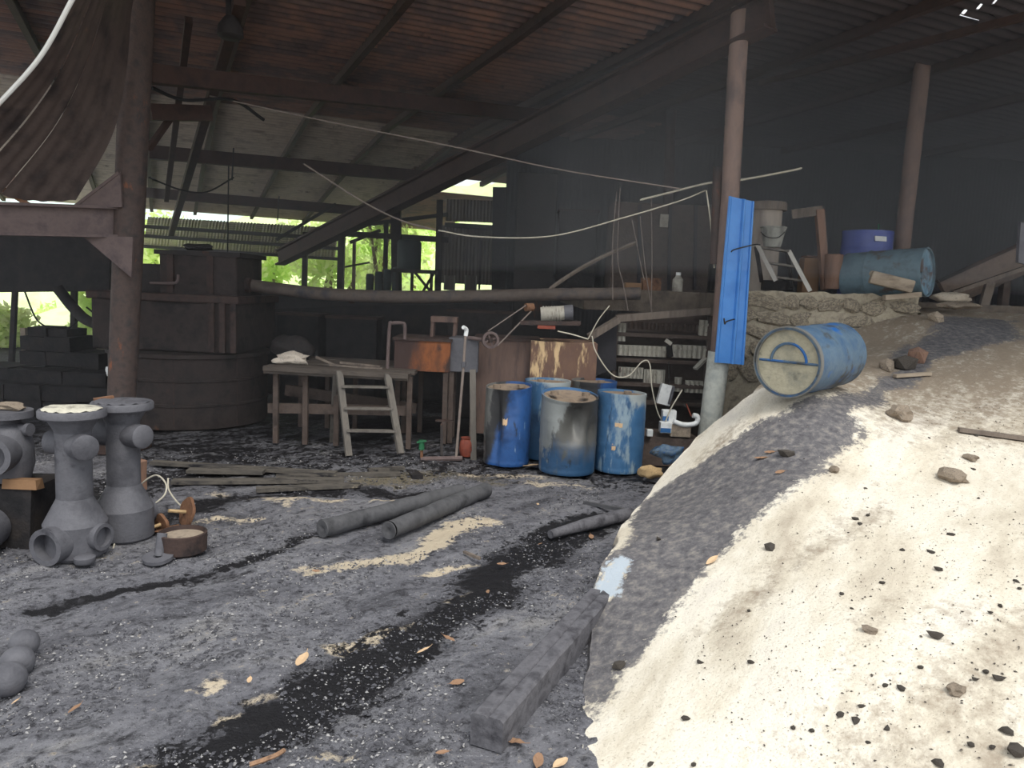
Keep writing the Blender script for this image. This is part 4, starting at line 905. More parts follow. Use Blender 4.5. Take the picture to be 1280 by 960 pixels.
# far tanks
ft = thing('far_tank', 'tall dark tank on a trestle in the far opening', 'tank', P(512, 362, 16.2))
tb = P(511, 337, 16.2)
MB().lathe([(0, 0), (.24, 0), (.25, .02), (.25, .55), (.22, .6), (0, .62)], TR(tb), 24).build('tank_body', M['greendark'], ft)
MB().box(tb + V((.12, 0, -.03)), (.9, .6, .07)).build('deck', M['soot'], ft)
for dx in (-.2, .1, .5):
    MB().beam(tb + V((dx, -.2, -.05)), tb + V((dx, -.2, -.5)), .06, .06).build('trestle_leg', M['soot'], ft)
MB().beam(tb + V((.15, -.2, -.05)), tb + V((.55, -.2, -.5)), .06, .05).build('trestle_brace', M['soot'], ft)
MB().beam(tb + V((.55, -.2, -.05)), tb + V((.3, -.2, -.5)), .06, .05).build('trestle_brace', M['soot'], ft)
for i in range(4):
    p = P(462 + i * 11, 366, 16.6 - i * .1); h = .36 + i * .045
    t = thing('gas_cylinder', ['leftmost and shortest of the four dark cylinders at the far opening', 'second dark cylinder from the left at the far opening', 'third dark cylinder from the left at the far opening', 'rightmost and tallest of the four dark cylinders at the far opening'][i], 'cylinder', p)
    MB().lathe([(0, 0), (.085, 0), (.085, h), (.075, h + .04), (0, h + .05)], TR(p), 16).build('cylinder_body', M['greendark'], t)
    MB().lathe([(.088, h * .5), (.093, h * .52), (.088, h * .54)], TR(p), 16).build('band', M['soot'], t)
for x0_, x1_, lab in ((556, 568, 'pale cabinet door panel leaning by the far wall, left one'), (582, 595, 'pale cabinet door panel leaning by the far wall, right one')):
    a, b = P(x0_, 344, 19.6), P(x1_, 363, 19.6)
    t = thing('cabinet_panel', lab, 'panel', ((a.x + b.x) / 2, 19.6, b.z))
    MB().box(((a.x + b.x) / 2, 19.6, (a.z + b.z) / 2), (b.x - a.x, .05, a.z - b.z)).build('board', M['tin'], t)
    for s_ in (a.x, b.x): MB().box((s_, 19.57, (a.z + b.z) / 2), (.03, .06, a.z - b.z)).build('edge_strip', M['offwhite'], t)
t = thing('blue_tarp', 'small blue tarp bundle under the long pipe in the far gap', 'tarp', P(411, 374, 15))
put(rock_mesh('tarp_shape', M['bluebox'], 21, 3, .3, (1, .6, .45)), 'tarp_cloth', P(411, 369, 15), None, (.28, .2, .25), t)

# ---------------------------------------------------------------- hillside and bushes outside
hx, hy = np.meshgrid(np.linspace(-48, 24, 120), np.linspace(23, 75, 90))
hz_ = .1 + sstep(24, 60, hy) * 9.5 * (.55 + .45 * sstep(-26, -8, hx)) + (fbm(hx * .35, hy * .35, 5, 5) - .5) * 2.2 * sstep(23, 27, hy) - .7 * sstep(-12, -22, hx)
hs = grid_mesh('hillside', hx, hy, hz_, M['hill']); tag(hs, 'bright green overgrown slope behind the shed', kind='structure')
hx, hy = np.meshgrid(np.linspace(-120, 60, 60), np.linspace(110, 170, 30))
hz_ = sstep(105, 160, hy) * 22 + fbm(hx * .05, hy * .05, 4, 9) * 9 - 6
tag(grid_mesh('far_hill', hx, hy, hz_, M['hillfar']), 'pale hazy hill far away', kind='structure')
rng = np.random.default_rng(5)
def foliage_mesh(n, size, seed, blobs):
    r = np.random.default_rng(seed); vs = np.zeros((n, 4, 3))
    b = np.array(blobs); k = r.integers(0, len(b), n)
    d = r.normal(size=(n, 3)); d /= np.linalg.norm(d, axis=1)[:, None]
    c = b[k, :3] + d * (r.random(n) ** .4)[:, None] * b[k, 3:6]
    a = r.normal(size=(n, 3)); a /= np.linalg.norm(a, axis=1)[:, None]; bb = np.cross(a, r.normal(size=(n, 3))); bb /= np.linalg.norm(bb, axis=1)[:, None]
    s = size * (.6 + .8 * r.random(n))[:, None]
    vs[:, 0] = c - a * s; vs[:, 1] = c + bb * s * .4; vs[:, 2] = c + a * s; vs[:, 3] = c - bb * s * .4
    return vs.reshape(-1, 3), np.arange(n * 4).reshape(n, 4)
def bush(label, base, w, h, n, leaf, mat, seed, cat='bush', name='leafy_bush', stems=3):
    base = V(base); t = thing(name, label, cat, base, 'plants outside the shed')
    r = random.Random(seed); bl = []
    for i in range(9):
        a = r.uniform(0, 6.28); q = r.uniform(0, .7)
        bl.append((math.cos(a) * w * q, math.sin(a) * w * q * .7, h * r.uniform(.25, .85), w * r.uniform(.3, .5), w * r.uniform(.3, .45), h * r.uniform(.16, .28)))
    v, f = foliage_mesh(n, leaf, seed, bl)
    me = bpy.data.meshes.new('foliage'); me.from_pydata(v.tolist(), [], f.tolist()); me.materials.append(mat)
    o = bpy.data.objects.new('foliage', me); C.objects.link(o); o.parent = t; o['_w'] = tuple(base)
    for i in range(stems):
        e = base + V(bl[i][:3]); MB().tube(spline([base + V((r.uniform(-.1, .1), 0, 0)), base.lerp(e, .5) + V((r.uniform(-.2, .2), 0, 0)), e], 5), [.07] * 6 + [.05] * 4 + [.03], 7).build('stem', M['trunk'], t)
    return t
def gb(px, py, Y): p = P(px, py, Y); return p
bush('yellow-green bush in the bright gap just right of the tank hopper', gb(290, 392, 27), 2.2, 3.3, 2000, .16, M['foliage2'], 1)
bush('dense green bush under the lean-to edge, left of the thin black post', gb(350, 392, 29), 2.3, 3.0, 2000, .16, M['foliage'], 2)
bush('loose green bush between the two black posts of the bright gap', gb(408, 390, 27), 1.8, 3.6, 1500, .15, M['foliage2'], 3)
bush('tall pale bush behind the reddish slim post', gb(455, 390, 30), 2.2, 4.2, 1500, .17, M['foliage'], 4)
bush('sparse slender tree beside the far dark tank', gb(478, 390, 26), 1.3, 4.4, 900, .13, M['foliage2'], 5, 'tree', 'slender_tree', 5)
bush('bright bush seen through the gap under the far roof', gb(515, 395, 33), 2.2, 5.2, 1400, .18, M['foliage2'], 6)
bush('green bush behind the rusty column in the left opening', gb(128, 470, 22), 1.5, 2.7, 1600, .13, M['foliage'], 7)
bush('low grassy bush in the middle of the left opening', gb(70, 478, 20), 1.6, 1.3, 1200, .12, M['foliage2'], 8)
bush('green bush at the picture edge of the left opening', gb(8, 474, 19), 1.3, 2.2, 1600, .12, M['foliage2'], 9)
bush('yellow-green bush showing above the tank hopper', gb(200, 392, 28), 2.6, 4.0, 1800, .16, M['foliage2'], 10)
bush('far green thicket left of the thin black post', gb(110, 448, 30), 2.6, 2.6, 1300, .17, M['foliage'], 12)

# ---------------------------------------------------------------- rack with pale ribbed panels
rk = thing('storage_rack', 'low rack of pale ribbed panels under a grey timber, left of the white-footed column', 'rack', (P(828, 520, 10.3).x, 10.4, 0))
Yk = 10.3
xa, xb = P(772, 450, Yk).x, P(893, 450, Yk).x
MB().slab([P(772, 392, Yk + .45), P(905, 384, Yk + .45), V((P(905, 384, Yk + .45).x, Yk + .45, 0)), V((P(772, 392, Yk + .45).x, Yk + .45, 0))], (0, .05, 0)).build('back_board', M['rack'], rk)
for py in (421, 453, 483, 505):
    a, b = P(770, py, Yk), P(893, py - 2, Yk); MB().box(((a.x + b.x) / 2, Yk + .2, (a.z + b.z) / 2), (b.x - a.x, .45, .05)).build('shelf', M['rack'], rk)
for px in (771, 888):
    p = P(px, 395, Yk); MB().beam((p.x, Yk, 0), p, .05, .06).build('upright', M['rack'], rk)
def ribbed(px0, px1, py0, py1, Y, mat, n):
    a, b = P(px0, py0, Y), P(px1, py1, Y); w = (b.x - a.x) / n; hz = a.z - b.z; zc = (a.z + b.z) / 2
    m = MB(); m.box(((a.x + b.x) / 2, Y + .06, zc), (b.x - a.x, .06, hz)); rp_ = m.build('ribbed_panel', mat, rk)
    for i in range(n):
        x = a.x + w * (i + .5)
        MB().tube([(x, Y + .02, zc - hz * .48), (x, Y + .02, zc + hz * .48)], w * .40, 8).build('rib', mat, rp_)
        MB().box((x, Y - .015, zc + hz * .22), (w * .3, .03, hz * .16)).build('rib_knob', mat, rp_)
ribbed(773, 833, 431, 447, Yk, M['panelpale'], 10); ribbed(842, 884, 431, 449, Yk, M['panelpale'], 7)
ribbed(774, 804, 459, 474, Yk, M['panelpale'], 7); ribbed(806, 831, 462, 480, Yk, M['panelpale'], 2)
ribbed(845, 852, 472, 490, Yk, M['panelpale'], 1); ribbed(858, 880, 476, 492, Yk, M['panelpale'], 4)
ribbed(786, 876, 402, 415, Yk + .12, M['rack'], 16); ribbed(876, 886, 400, 421, Yk, M['panelpale'], 2); ribbed(773, 782, 404, 427, Yk, M['panelpale'], 2)
tm = bar('grey_timber', P(770, 398, 10.15), P(897, 388, 10.15), .14, .09, M['wood'], 'long grey timber lying on top of the ribbed panel rack', 'timber')
bar('grey_timber', P(737, 421, 9.95), P(772, 400, 10.1), .1, .08, M['wood'], 'dark sloping timber end left of the rack', 'timber')
m = MB().slab([P(741, 424, 10.2), P(771, 405, 10.25), P(770, 462, 10.25), P(741, 470, 10.2)], (0, .06, 0))
tag(m.build('grey_board', M['backwall'], base=P(755, 440, 10.2)), 'plain grey board leaning between the cream box and the rack', 'board')
bar('white_tile', P(832, 425, 10.1), P(839, 430, 10.1), .05, .05, M['offwhite'], 'small pale peg jutting from the middle of the rack', 'peg')
m = MB().tube([P(836, 432, 10.1), P(838, 446, 10.1)], .04, 10)
tag(m.build('black_bottle', M['dark'], base=P(837, 446, 10.1)), 'small black bottle hanging on the rack between pale panels', 'bottle')
bar('leaning_batten', P(869, 461, 10.0), P(882, 448, 10.1), .07, .03, M['offwhite'], 'short pale slat leaning against the column by the rack', 'slat')
# meter box hanging on a wire
t = thing('hanging_box', 'tilted pale blue-grey metal box hanging below the rack', 'box', P(831, 494, 9.7))
MB().beam(P(835, 481, 9.7), P(828, 505, 9.7), .17, .1).build('box_body', M['white'], t); MB().tube([P(836, 452, 9.75), P(836, 482, 9.7)], .006, 6).build('hanger', M['wire'], t)
MB().beam(P(842, 483, 9.62), P(836, 505, 9.62), .02, .1).build('box_edge', M['iron'], t)
# junk on a ledge beside the ramp
jx = P(845, 548, 8.9)
lg = MB().box((jx.x - .12, 9.15, P(845, 547, 8.9).z / 2), (.8, .6, P(845, 547, 8.9).z), jitter=.03)
tag(lg.build('concrete_ledge', M['rack'], base=(jx.x, 9.2, 0)), 'low dirty concrete ledge carrying junk beside the ramp', 'ledge')
def jbox(px0, px1, py0, py1, Y, d_, mat, label, cat, nm):
    a, b = P(px0, py0, Y), P(px1, py1, Y); t = thing(nm, label, cat, ((a.x + b.x) / 2, Y, b.z))
    MB().box(((a.x + b.x) / 2, Y + d_ / 2, (a.z + b.z) / 2), (b.x - a.x, d_, a.z - b.z)).build('body', mat, t, bevel=.008); return t
t = jbox(829, 845, 513, 530, 8.95, .12, M['white'], 'small white and blue carton on the junk ledge', 'carton', 'carton'); MB().box(P(832, 523, 8.94), (.07, .01, .05)).build('blue_print', M['bluebox'], t)
t = jbox(826, 840, 528, 542, 8.85, .12, M['white'], 'blue and white tin in front of the carton on the ledge', 'tin', 'paint_tin'); MB().box(P(832, 538, 8.84), (.12, .01, .05)).build('blue_print', M['bluebox'], t)
jbox(839, 863, 530, 547, 8.85, .2, M['rock'], 'square grey-tan block on the junk ledge', 'block', 'stone_block')
jbox(809, 816, 537, 546, 8.8, .06, M['white'], 'tiny white cup at the left end of the junk ledge', 'cup', 'cup')
t = thing('white_tube', 'curved white plastic tube lying on the tan block', 'tube', P(855, 530, 8.85)); MB().tube(spline([P(842, 527, 8.85), P(856, 531, 8.85), P(870, 529, 8.85), P(872, 521, 8.85), P(866, 519, 8.85)], 6), .03, 10).build('tube_body', M['white'], t)
m = MB().tube(spline([P(831, 530, 8.9), P(838, 512, 8.9), P(853, 487, 8.9)], 6), .008, 6); tag(m.build('stick', M['wirepale'], base=P(840, 510, 8.9)), 'thin pale rod standing up out of the carton', 'rod')
m = MB().tube([P(858, 505, 8.9), P(864, 520, 8.9)], .008, 6); tag(m.build('stick', M['redpot'], base=P(861, 512, 8.9)), 'thin reddish stick above the white tube', 'stick')
t = thing('torn_sack', 'torn blue and white plastic sack lying at the ramp foot', 'sack', P(840, 570, 8.1)); put(rock_mesh('torn_sack_shape', M['mudblue'], 33, 3, .4, (1, .6, .7)), 'sack_body', P(838, 568, 8.1), None, (.17, .12, .14), t)
t = thing('tan_rock', 'round tan rock at the right drum foot', 'rock', G(812, 596)); put(rock_mesh('tan_rock_shape', M['rocktan'], 35, 3, .25, (1, .8, .8)), 'rock_body', P(813, 590, 8.0), None, (.12, .1, .09), t)

# ---------------------------------------------------------------- blue sheet on the column
bs = thing('blue_sheet', 'long bright blue ribbed metal sheet wired to the column', 'sheet', P(912, 455, 9.0))
tl, tr, br, bl_ = P(911, 245, 8.98), P(943, 252, 9.03), P(930, 456, 9.03), P(893, 453, 8.98)
m = MB(); n = 40; vs = []
def rib(t):
    h = 0
    for c0, w0, a0 in ((.06, .05, .02), (.60, .07, .035), (.95, .05, .02)):
        h += a0 * max(0, min(1, (w0 - abs(t - c0)) / (w0 * .5)))
    return h
for i in range(n + 1):
    t = i / n; o_ = V((0, -rib(t), 0)); vs += [tl.lerp(tr, t) + o_, bl_.lerp(br, t) + o_, tl.lerp(tr, t) + o_ + V((0, .004, 0)), bl_.lerp(br, t) + o_ + V((0, .004, 0))]
m.add(vs, [(4 * i, 4 * i + 1, 4 * i + 5, 4 * i + 4) for i in range(n)] + [(4 * i + 2, 4 * i + 6, 4 * i + 7, 4 * i + 3) for i in range(n)] + [(4 * i, 4 * i + 4, 4 * i + 6, 4 * i + 2) for i in range(n)] + [(4 * i + 1, 4 * i + 3, 4 * i + 7, 4 * i + 5) for i in range(n)] + [(0, 2, 3, 1), (4 * n, 4 * n + 1, 4 * n + 3, 4 * n + 2)])
m.build('ribbed_plate', M['bluesheet'], bs)
MB().tube(spline([P(914, 315, 8.92), P(918, 312, 8.9), P(942, 306, 8.93), P(950, 306, 9.1)], 5), .008, 6).build('tie_wire', M['wire'], bs)
MB().tube(spline([P(905, 398, 8.93), P(906, 405, 8.9), P(908, 402, 8.9), P(918, 399, 8.95)], 5), .009, 6).build('tie_wire', M['wire'], bs)

# ---------------------------------------------------------------- things on the upper floor
pb = P(951, 360, 10.6)
bb = thing('pale_barrel', 'tall pale grimy cylinder with a wooden lid behind the blue sheet', 'barrel', (pb.x, 10.6, 2.05))
MB().lathe([(0, 0), (.20, 0), (.20, 1.16), (0, 1.16)], TR(bb['_w']), 28).build('barrel_body', M['palebarrel'], bb)
MB().lathe([(0, 1.13), (.255, 1.13), (.255, 1.22), (.24, 1.24), (0, 1.24)], TR(bb['_w']), 28).build('lid', M['wood'], bb)
l2 = thing('platform_ladder', 'short aluminium-edged step ladder on the stone wall', 'ladder', P(985, 360, 9.7))
for a, b in (((947, 306), (970, 351)), ((986, 313), (1013, 364))):
    MB().beam(P(*a, 9.9), P(*b, 9.75), .035, .05).build('stile', M['alu'], l2)
for (a, b) in (((950, 309), (988, 315)), ((957, 328), (996, 334)), ((966, 346), (1004, 351))):
    MB().beam(P(*a, 9.95), P(*b, 9.95), .14, .025).build('tread', M['ladderwood'], l2)
for a, b in (((945, 308), (952, 352)), ((984, 315), (990, 358))):
    MB().beam(P(*a, 10.0), P(*b, 10.25), .04, .04).build('rear_leg', M['soot'], l2)
bk_ = thing('bucket', 'cement-splashed grey bucket standing on the short ladder', 'bucket', P(965, 309, 9.95))
MB().lathe([(0, 0), (.105, 0), (.155, .235), (.165, .24), (.165, .255), (.148, .255), (.1, .03), (0, .03)], TR(P(965, 309, 9.95)), 28).build('pail', M['bucket'], bk_)
MB().tube(spline([P(951, 290, 9.85), P(958, 296, 9.8), P(972, 297, 9.8), P(981, 290, 9.85)], 5), .006, 6).build('handle', M['wire'], bk_)
wp = thing('timber_post', 'rough timber post with a crosspiece beside the short ladder', 'post', P(1030, 360, 10.4))
MB().beam(P(1032, 362, 10.4), P(1024, 262, 10.4), .1, .1).build('upright', M['woodred'], wp)
MB().beam(P(990, 268, 10.5), P(1028, 263, 10.4), .06, .12).build('crosspiece', M['wood'], wp)
t = thing('wooden_box', 'reddish rusty can leaning at the foot of the timber post', 'can', P(1038, 362, 10.3))
MB().lathe([(0, 0), (.095, 0), (.115, .45), (.1, .45), (0, .43)], TR(P(1039, 361, 10.3)), 20).build('can_body', M['woodred'], t)
t = jbox(1006, 1022, 322, 371, 10.7, .2, M['tarp'], 'ochre carton behind the timber post', 'carton', 'carton')
MB().box(P(1014, 321, 10.8), (.2, .22, .02)).build('flap', M['woodred'], t)
t = jbox(955, 992, 350, 364, 10.3, .25, M['soot2'], 'dark lump of stacked pans under the short ladder', 'pans', 'dark_pans')
t = boxthing('drying_oven', 768, 884, 252, 366, 12.6, .8, M['rack'], 'tall dim brown cabinet behind the hanging wires', 'cabinet', rim=False)
for px in (800, 838, 870): MB().beam(P(px, 256, 12.57), P(px - 2, 362, 12.57), .05, .04).build('door_rib', M['backwall'], t)
MB().box(P(830, 276, 12.5), (.13, .05, .2)).build('switch_box', M['offwhite'], t)
boxthing('dark_duct', 648, 690, 215, 372, 13.5, .5, M['soot'], 'dark square duct standing left of the bamboo pole', 'duct', rim=False, ground=True)
boxthing('dark_duct', 700, 742, 262, 372, 13.2, .5, M['soot2'], 'lower black duct right of the taller one', 'duct', rim=True)
# shelf goods above the rack
t = jbox(782, 802, 353, 365, 10.9, .2, M['tarp'], 'orange carton on the shelf edge near the hanging wires', 'carton', 'carton')
t = jbox(804, 826, 347, 366, 11.0, .2, M['rust'], 'rust-red box beside the orange carton on the shelf edge', 'box', 'rust_box')
bt = thing('white_bottle', 'white cylindrical bottle standing on the shelf near the column', 'bottle', P(846, 370, 10.9))
MB().lathe([(0, 0), (.07, 0), (.075, .02), (.075, .24), (.04, .28), (.03, .31), (0, .31)], TR(P(846, 371, 10.9)), 18).build('bottle_body', M['offwhite'], bt)
MB().lathe([(0, .3), (.036, .3), (.036, .34), (0, .34)], TR(P(846, 371, 10.9)), 12).build('cap', M['white'], bt)
# split log on top of the wall, flat stones
sl = MB(); a, b = P(1088, 346, 9.45), P(1141, 359, 9.3); sl.beam(a, b, .2, .15); sl.beam(a + V((0, .03, .05)), b + V((0, .03, .04)), .12, .06)
tag(sl.build('split_log', M['woodpale'], base=a, bevel=.02), 'pale split log lying on the wall corner before the teal drum', 'log')
bar('timber_wedge', P(1105, 372, 9.45), P(1150, 368, 9.4), .12, .06, M['woodpale'], 'flat pale slab on the wall corner below the split log', 'slab')

# trough conveyor rising to the right, planks
tr_ = thing('trough', 'long rusty half-round trough rising to the right edge', 'trough', P(1230, 340, 11.5))
a, b = P(1172, 352, 11.6), P(1320, 285, 11.0)
F_ = frame(b - a); vs = []; n = 16
for p in (a, b):
    for k in range(n + 1):
        an = math.pi * (1.0 + k / n); vs.append(p + F_.col[0] * math.cos(an) * .42 + F_.col[1] * math.sin(an) * .42)
MB().add(vs, [(k, k + 1, n + 2 + k, n + 1 + k) for k in range(n)], True).build('trough_shell', M['troughmat'], tr_)
for s_ in (-1, 1): MB().beam(a + F_.col[0] * s_ * .42, b + F_.col[0] * s_ * .42, .05, .05).build('trough_edge', M['rustdark'], tr_)
for t_ in (.3, .62): 
    p = a.lerp(b, t_); MB().beam(V((p.x, p.y, 2.0)), p - V((0, 0, .38)), .1, .12).build('prop', M['rack'], tr_)
bar('loose_plank', P(1190, 366, 10.6), P(1330, 318, 10.3), .16, .05, M['wood'], 'grey plank sloping up to the right below the trough', 'plank')
bar('loose_plank', P(1228, 388, 10.7), P(1238, 352, 10.7), .12, .06, M['wood'], 'short prop board standing under the sloping plank', 'plank')
t = thing('leaning_board', 'pale panel edge at the right picture border', 'panel', P(1282, 330, 8.5)); MB().slab([P(1276, 278, 8.5), P(1300, 276, 8.5), P(1300, 335, 8.5), P(1273, 328, 8.5)], (0, .05, 0)).build('panel_body', M['iron'], t)
t = thing('cement_sack', 'pale crumpled sack beside the wall corner', 'sack', P(1190, 378, 9.8)); put(rock_mesh('sack_shape', M['sack'], 51, 3, .25, (1, .7, .45)), 'sack_body', P(1190, 372, 9.9), Matrix.Rotation(.2, 3, 'Z'), (.24, .2, .16), t)
t = thing('flat_rock', 'flat brown rock under the crumpled sack', 'rock', P(1200, 385, 9.7)); put(rock_mesh('flat_rock_shape', M['rock'], 52, 2, .25, (1, .7, .35)), 'rock_body', P(1196, 382, 9.7), None, (.26, .2, .14), t)

# thin smoke added in the shed to imitate veiling lens glare
hm = bpy.data.materials.new('thin_glare_haze'); hm.use_nodes = True; nt = hm.node_tree; nt.nodes.remove(nt.nodes['Principled BSDF'])
vs_ = _n(nt, 'ShaderNodeVolumeScatter'); vs_.inputs['Color'].default_value = (.92, .94, 1, 1); vs_.inputs['Density'].default_value = .014; vs_.inputs['Anisotropy'].default_value = .2
nt.links.new(vs_.outputs[0], nt.nodes['Material Output'].inputs['Volume'])
m = MB().slab([(-9, 7.2, .3), (12.5, 7.2, .3), (12.5, 17, .3), (2, 17, .3), (-9, 21, .3)], (0, 0, 5.0))
tag(m.build('glare_haze', hm, base=(3, 10, 2)), 'thin grey smoke added under the shed roof as lens glare', 'haze', kind='stuff')

hm2 = hm.copy(); hm2.name = 'denser_glare_haze'; [n for n in hm2.node_tree.nodes if n.type == 'VOLUME_SCATTER'][0].inputs['Density'].default_value = .045  # thicker volume added for the stronger glare at upper right
m = MB().slab([(.5, 8.0, 2.3), (12.4, 8.0, 2.3), (12.4, 16.6, 2.3), (-2.0, 16.2, 2.3)], (0, 0, 2.9))
tag(m.build('glare_bank', hm2, base=(5, 12, 3)), 'denser smoke added under the roof on the right as lens glare', 'haze', kind='stuff')

# ---------------------------------------------------------------- cables and hanging wires
def cable(pts, Y, r, mat, label, nm='cable', n=10):
    q = [P(p[0], p[1], p[2] if len(p) > 2 else Y) for p in pts]
    return tag(MB().tube(spline(q, n), r, 6).build(nm, M[mat], base=q[len(q) // 2]), label, 'cable')
cable([(548, 288), (600, 296), (690, 295), (780, 272), (850, 251), (882, 238)], 9.6, .009, 'wirepale', 'pale slack cable swinging from the dark back post up to the right column')
cable([(883, 238), (888, 275), (891, 310), (893, 335)], 9.3, .009, 'wirepale', 'pale cable end hanging down beside the right column')
cable([(262, 120, 9.5), (400, 150, 9.5), (560, 182, 9.5), (700, 212, 9.5), (850, 236, 9.4)], 9.5, .009, 'wiregrey', 'thin straight grey wire running across the whole roof space')
cable([(380, 205), (450, 250), (500, 275), (545, 288)], 9.8, .012, 'wiregrey', 'grey cable coming down from the roof to the dark back post')
cable([(800, 250), (840, 240), (885, 229), (925, 225), (985, 214), (1002, 210)], 9.9, .014, 'wirepale', 'whitish strip standing for a slit of daylight behind the right column', 'daylight_slit')  # daylight through a gap, built as a pale tube
cable([(740, 420), (745, 440), (765, 468), (785, 470), (803, 452), (812, 455), (815, 485), (822, 515), (830, 530)], 9.3, .0075, 'wirepale', 'pale looping cable from the cream box down to the junk ledge')
cable([(735, 424), (748, 400), (762, 382)], 9.6, .007, 'wirepale', 'short pale cable rising from the cream box corner')
cable([(697, 414), (715, 418), (735, 424)], 9.5, .009, 'wirepale', 'short pale cable between motor bracket and cream box')
cable([(672, 375), (700, 352), (745, 325), (795, 303)], 10.4, .028, 'wood', 'slanting grey bamboo pole in front of the smoky wall', 'bamboo_pole')
for i, (pts, lab) in enumerate([
    ([(771, 240), (766, 300), (766, 375)], 'leftmost of the thin wires hanging over the shelf'),
    ([(775, 235), (772, 320), (779, 355), (785, 388)], 'second thin hanging wire, bending right at its foot'),
    ([(800, 270), (806, 330), (815, 390)], 'third thin hanging wire, in the middle of the bunch'),
    ([(814, 245), (815, 320), (814, 392)], 'straight thin hanging wire before the rust-red box'),
    ([(790, 275), (803, 340), (806, 350)], 'short thin wire ending at the rust-red box')]):
    cable(pts, 10.2, .006, 'wiregrey', lab, 'hanging_wire')
for x, y0, y1, Y, lab in ((290, 185, 225, 13, 'thin rod hanging from the second cross beam near the tank'), (284, 194, 345, 14.9, 'long thin rod hanging above the tank hopper corner'), (347, 245, 275, 17, 'short rod hanging from the farthest cross beam')):
    cable([(x + 2, y0), (x + 1, (y0 + y1) / 2), (x, y1)], Y, .014, 'wire', lab, 'hanging_rod')
cable([(190, 110, 8.9), (230, 125, 9.2), (290, 125, 9.5), (330, 150, 9.8)], 9, .02, 'wire', 'twisted black cable strung from the left column under the roof')
cable([(186, 222, 12), (225, 237, 12.5), (258, 240, 13), (292, 222, 14)], 12, .014, 'wire', 'slack black wire drooping behind the left column')
lh = thing('lamp_housing', 'dark lamp housing hanging from the thick brace at the top', 'lamp', P(288, 45, 8.8))
MB().tube([P(288, -10, 8.8), P(288, 30, 8.8)], .05, 10).build('stem', M['soot'], lh)
MB().lathe([(0, .2), (.06, .2), (.13, .1), (.14, 0), (.1, -.03), (0, -.03)], TR(P(288, 45, 8.8)), 20).build('housing', M['soot'], lh)
# ---------------------------------------------------------------- cast iron pipe bodies on the left
def port(t, c, dirv, r0, r1, L0, L1, mat, bore=True, nm='port'):
    Mx = TR(c, frame(dirv))
    if bore:
        pt_ = MB().lathe([(r0, L0), (r0, L1), (r1, L1), (r1, L1 - .11)], Mx, 32).build(nm, mat, t)
        MB().lathe([(r1, L1 - .11), (0, L1 - .11)], Mx, 32).build('bore', M['dark'], pt_)
    else:
        MB().lathe([(r0, L0), (r0, L1 - .01), (r0 - .012, L1), (0, L1)], Mx, 32).build(nm, mat, t)
def casting(label, base, ang, dusty, p1, p2):
    base = V(base); t = thing('cast_iron_body', label, 'casting', base, 'grey cast iron bodies')
    prof = [(.15, 0), (.19, 0), (.204, .02), (.204, .225), (.205, .235), (.122, .40), (.116, .415), (.116, .88), (.122, .90), (.165, .975), (.165, .985)]
    MB().lathe(prof, TR(base), 48).build('body', M['iron'], t, auto=16)
    fl_ = MB().lathe([(.1, .98), (.205, .98), (.214, .99), (.214, 1.03), (.206, 1.04), (.1, 1.04)], TR(base), 48, closed=True).build('flange', M['iron'], t)
    MB().lathe([(.19, 1.042), (.17, 1.05), (.08, 1.052), (0, 1.052)], TR(base), 40, fn=lambda p, a: p + V((0, 0, .006 * math.sin(a * 7 + p.x * 40)))).build('dust_cake' if dusty else 'flange_cover', M['irondust' if dusty else 'iron'], fl_)
    for d_, r0, L in (((.75, -.66, .05), .088, .235), ((-.92, .3, 0), .088, .2)):
        dv = Matrix.Rotation(ang, 3, 'Z') @ V(d_); port(t, base + V((0, 0, .79)), dv, r0, .06, .05, L, M['iron'], False, 'side_stub')
    port(t, base + V((0, 0, .13)), V(p1), .128, .092, .10, .27, M['iron'])
    port(t, base + V((0, 0, .15)), V(p2), .095, .07, .10, .235, M['iron'])
    return t
def gbase(px, py, r): p = G(px, py); return V((p.x, p.y + r, 0))
ca = casting('grey cast iron body with a dusty pale flange top, nearer of the tall pair', gbase(79, 702, .16), 0, True, (-.22, -.97, 0), (.97, -.24, 0))
MB().lathe([(0, 0), (.06, 0), (.068, .012), (.068, .04), (.05, .05), (0, .05)], TR(G(106, 705) + V((0, 0, .01))), 24).build('foot_disc', M['iron'], ca)
casting('grey cast iron body with a bare flange, farther of the tall pair', gbase(139, 682, .2), .25, False, (-.85, .5, 0), (.35, .94, 0))
bar('wood_offcut', P(117, 500.5, 5.62), P(142, 497, 5.7), .05, .03, M['rust'], 'small orange wood chip lying on the farther flange', 'offcut')
# valve body at the picture edge, on a black crate
vb = G(-6, 690); vt = thing('valve_body', 'grey cast valve body with round openings cut by the left picture edge', 'valve', (vb.x, vb.y + .25, 0), 'grey cast iron bodies')
b0 = V(vt['_w'])
MB().box(b0 + V((-.02, .05, .22)), (.44, .4, .44), jitter=.02).build('black_crate', M['soot2'], vt)
MB().lathe([(.06, .44), (.14, .46), (.17, .58), (.165, .72), (.14, .84), (.09, .88), (.09, .92), (.17, .92), (.17, .97), (.0, .98)], TR(b0 + V((-.05, 0, 0))), 36).build('body', M['iron'], vt)
port(vt, b0 + V((-.05, 0, .68)), V((.15, -1, 0)), .14, .1, .08, .26, M['iron'], True, 'front_port')
port(vt, b0 + V((-.05, 0, .84)), V((1, -.15, 0)), .035, .02, .05, .16, M['iron'], False, 'side_boss')
MB().lathe([(0, .16), (.045, .16), (.045, .19), (0, .19)], TR(b0 + V((-.05, 0, .84)), frame(V((1, -.15, 0)))), 20).build('boss_disc', M['iron'], vt)
port(vt, b0 + V((-.1, -.1, .16)), V((.2, -1, 0)), .15, .11, .1, .32, M['iron'], True, 'lower_port')
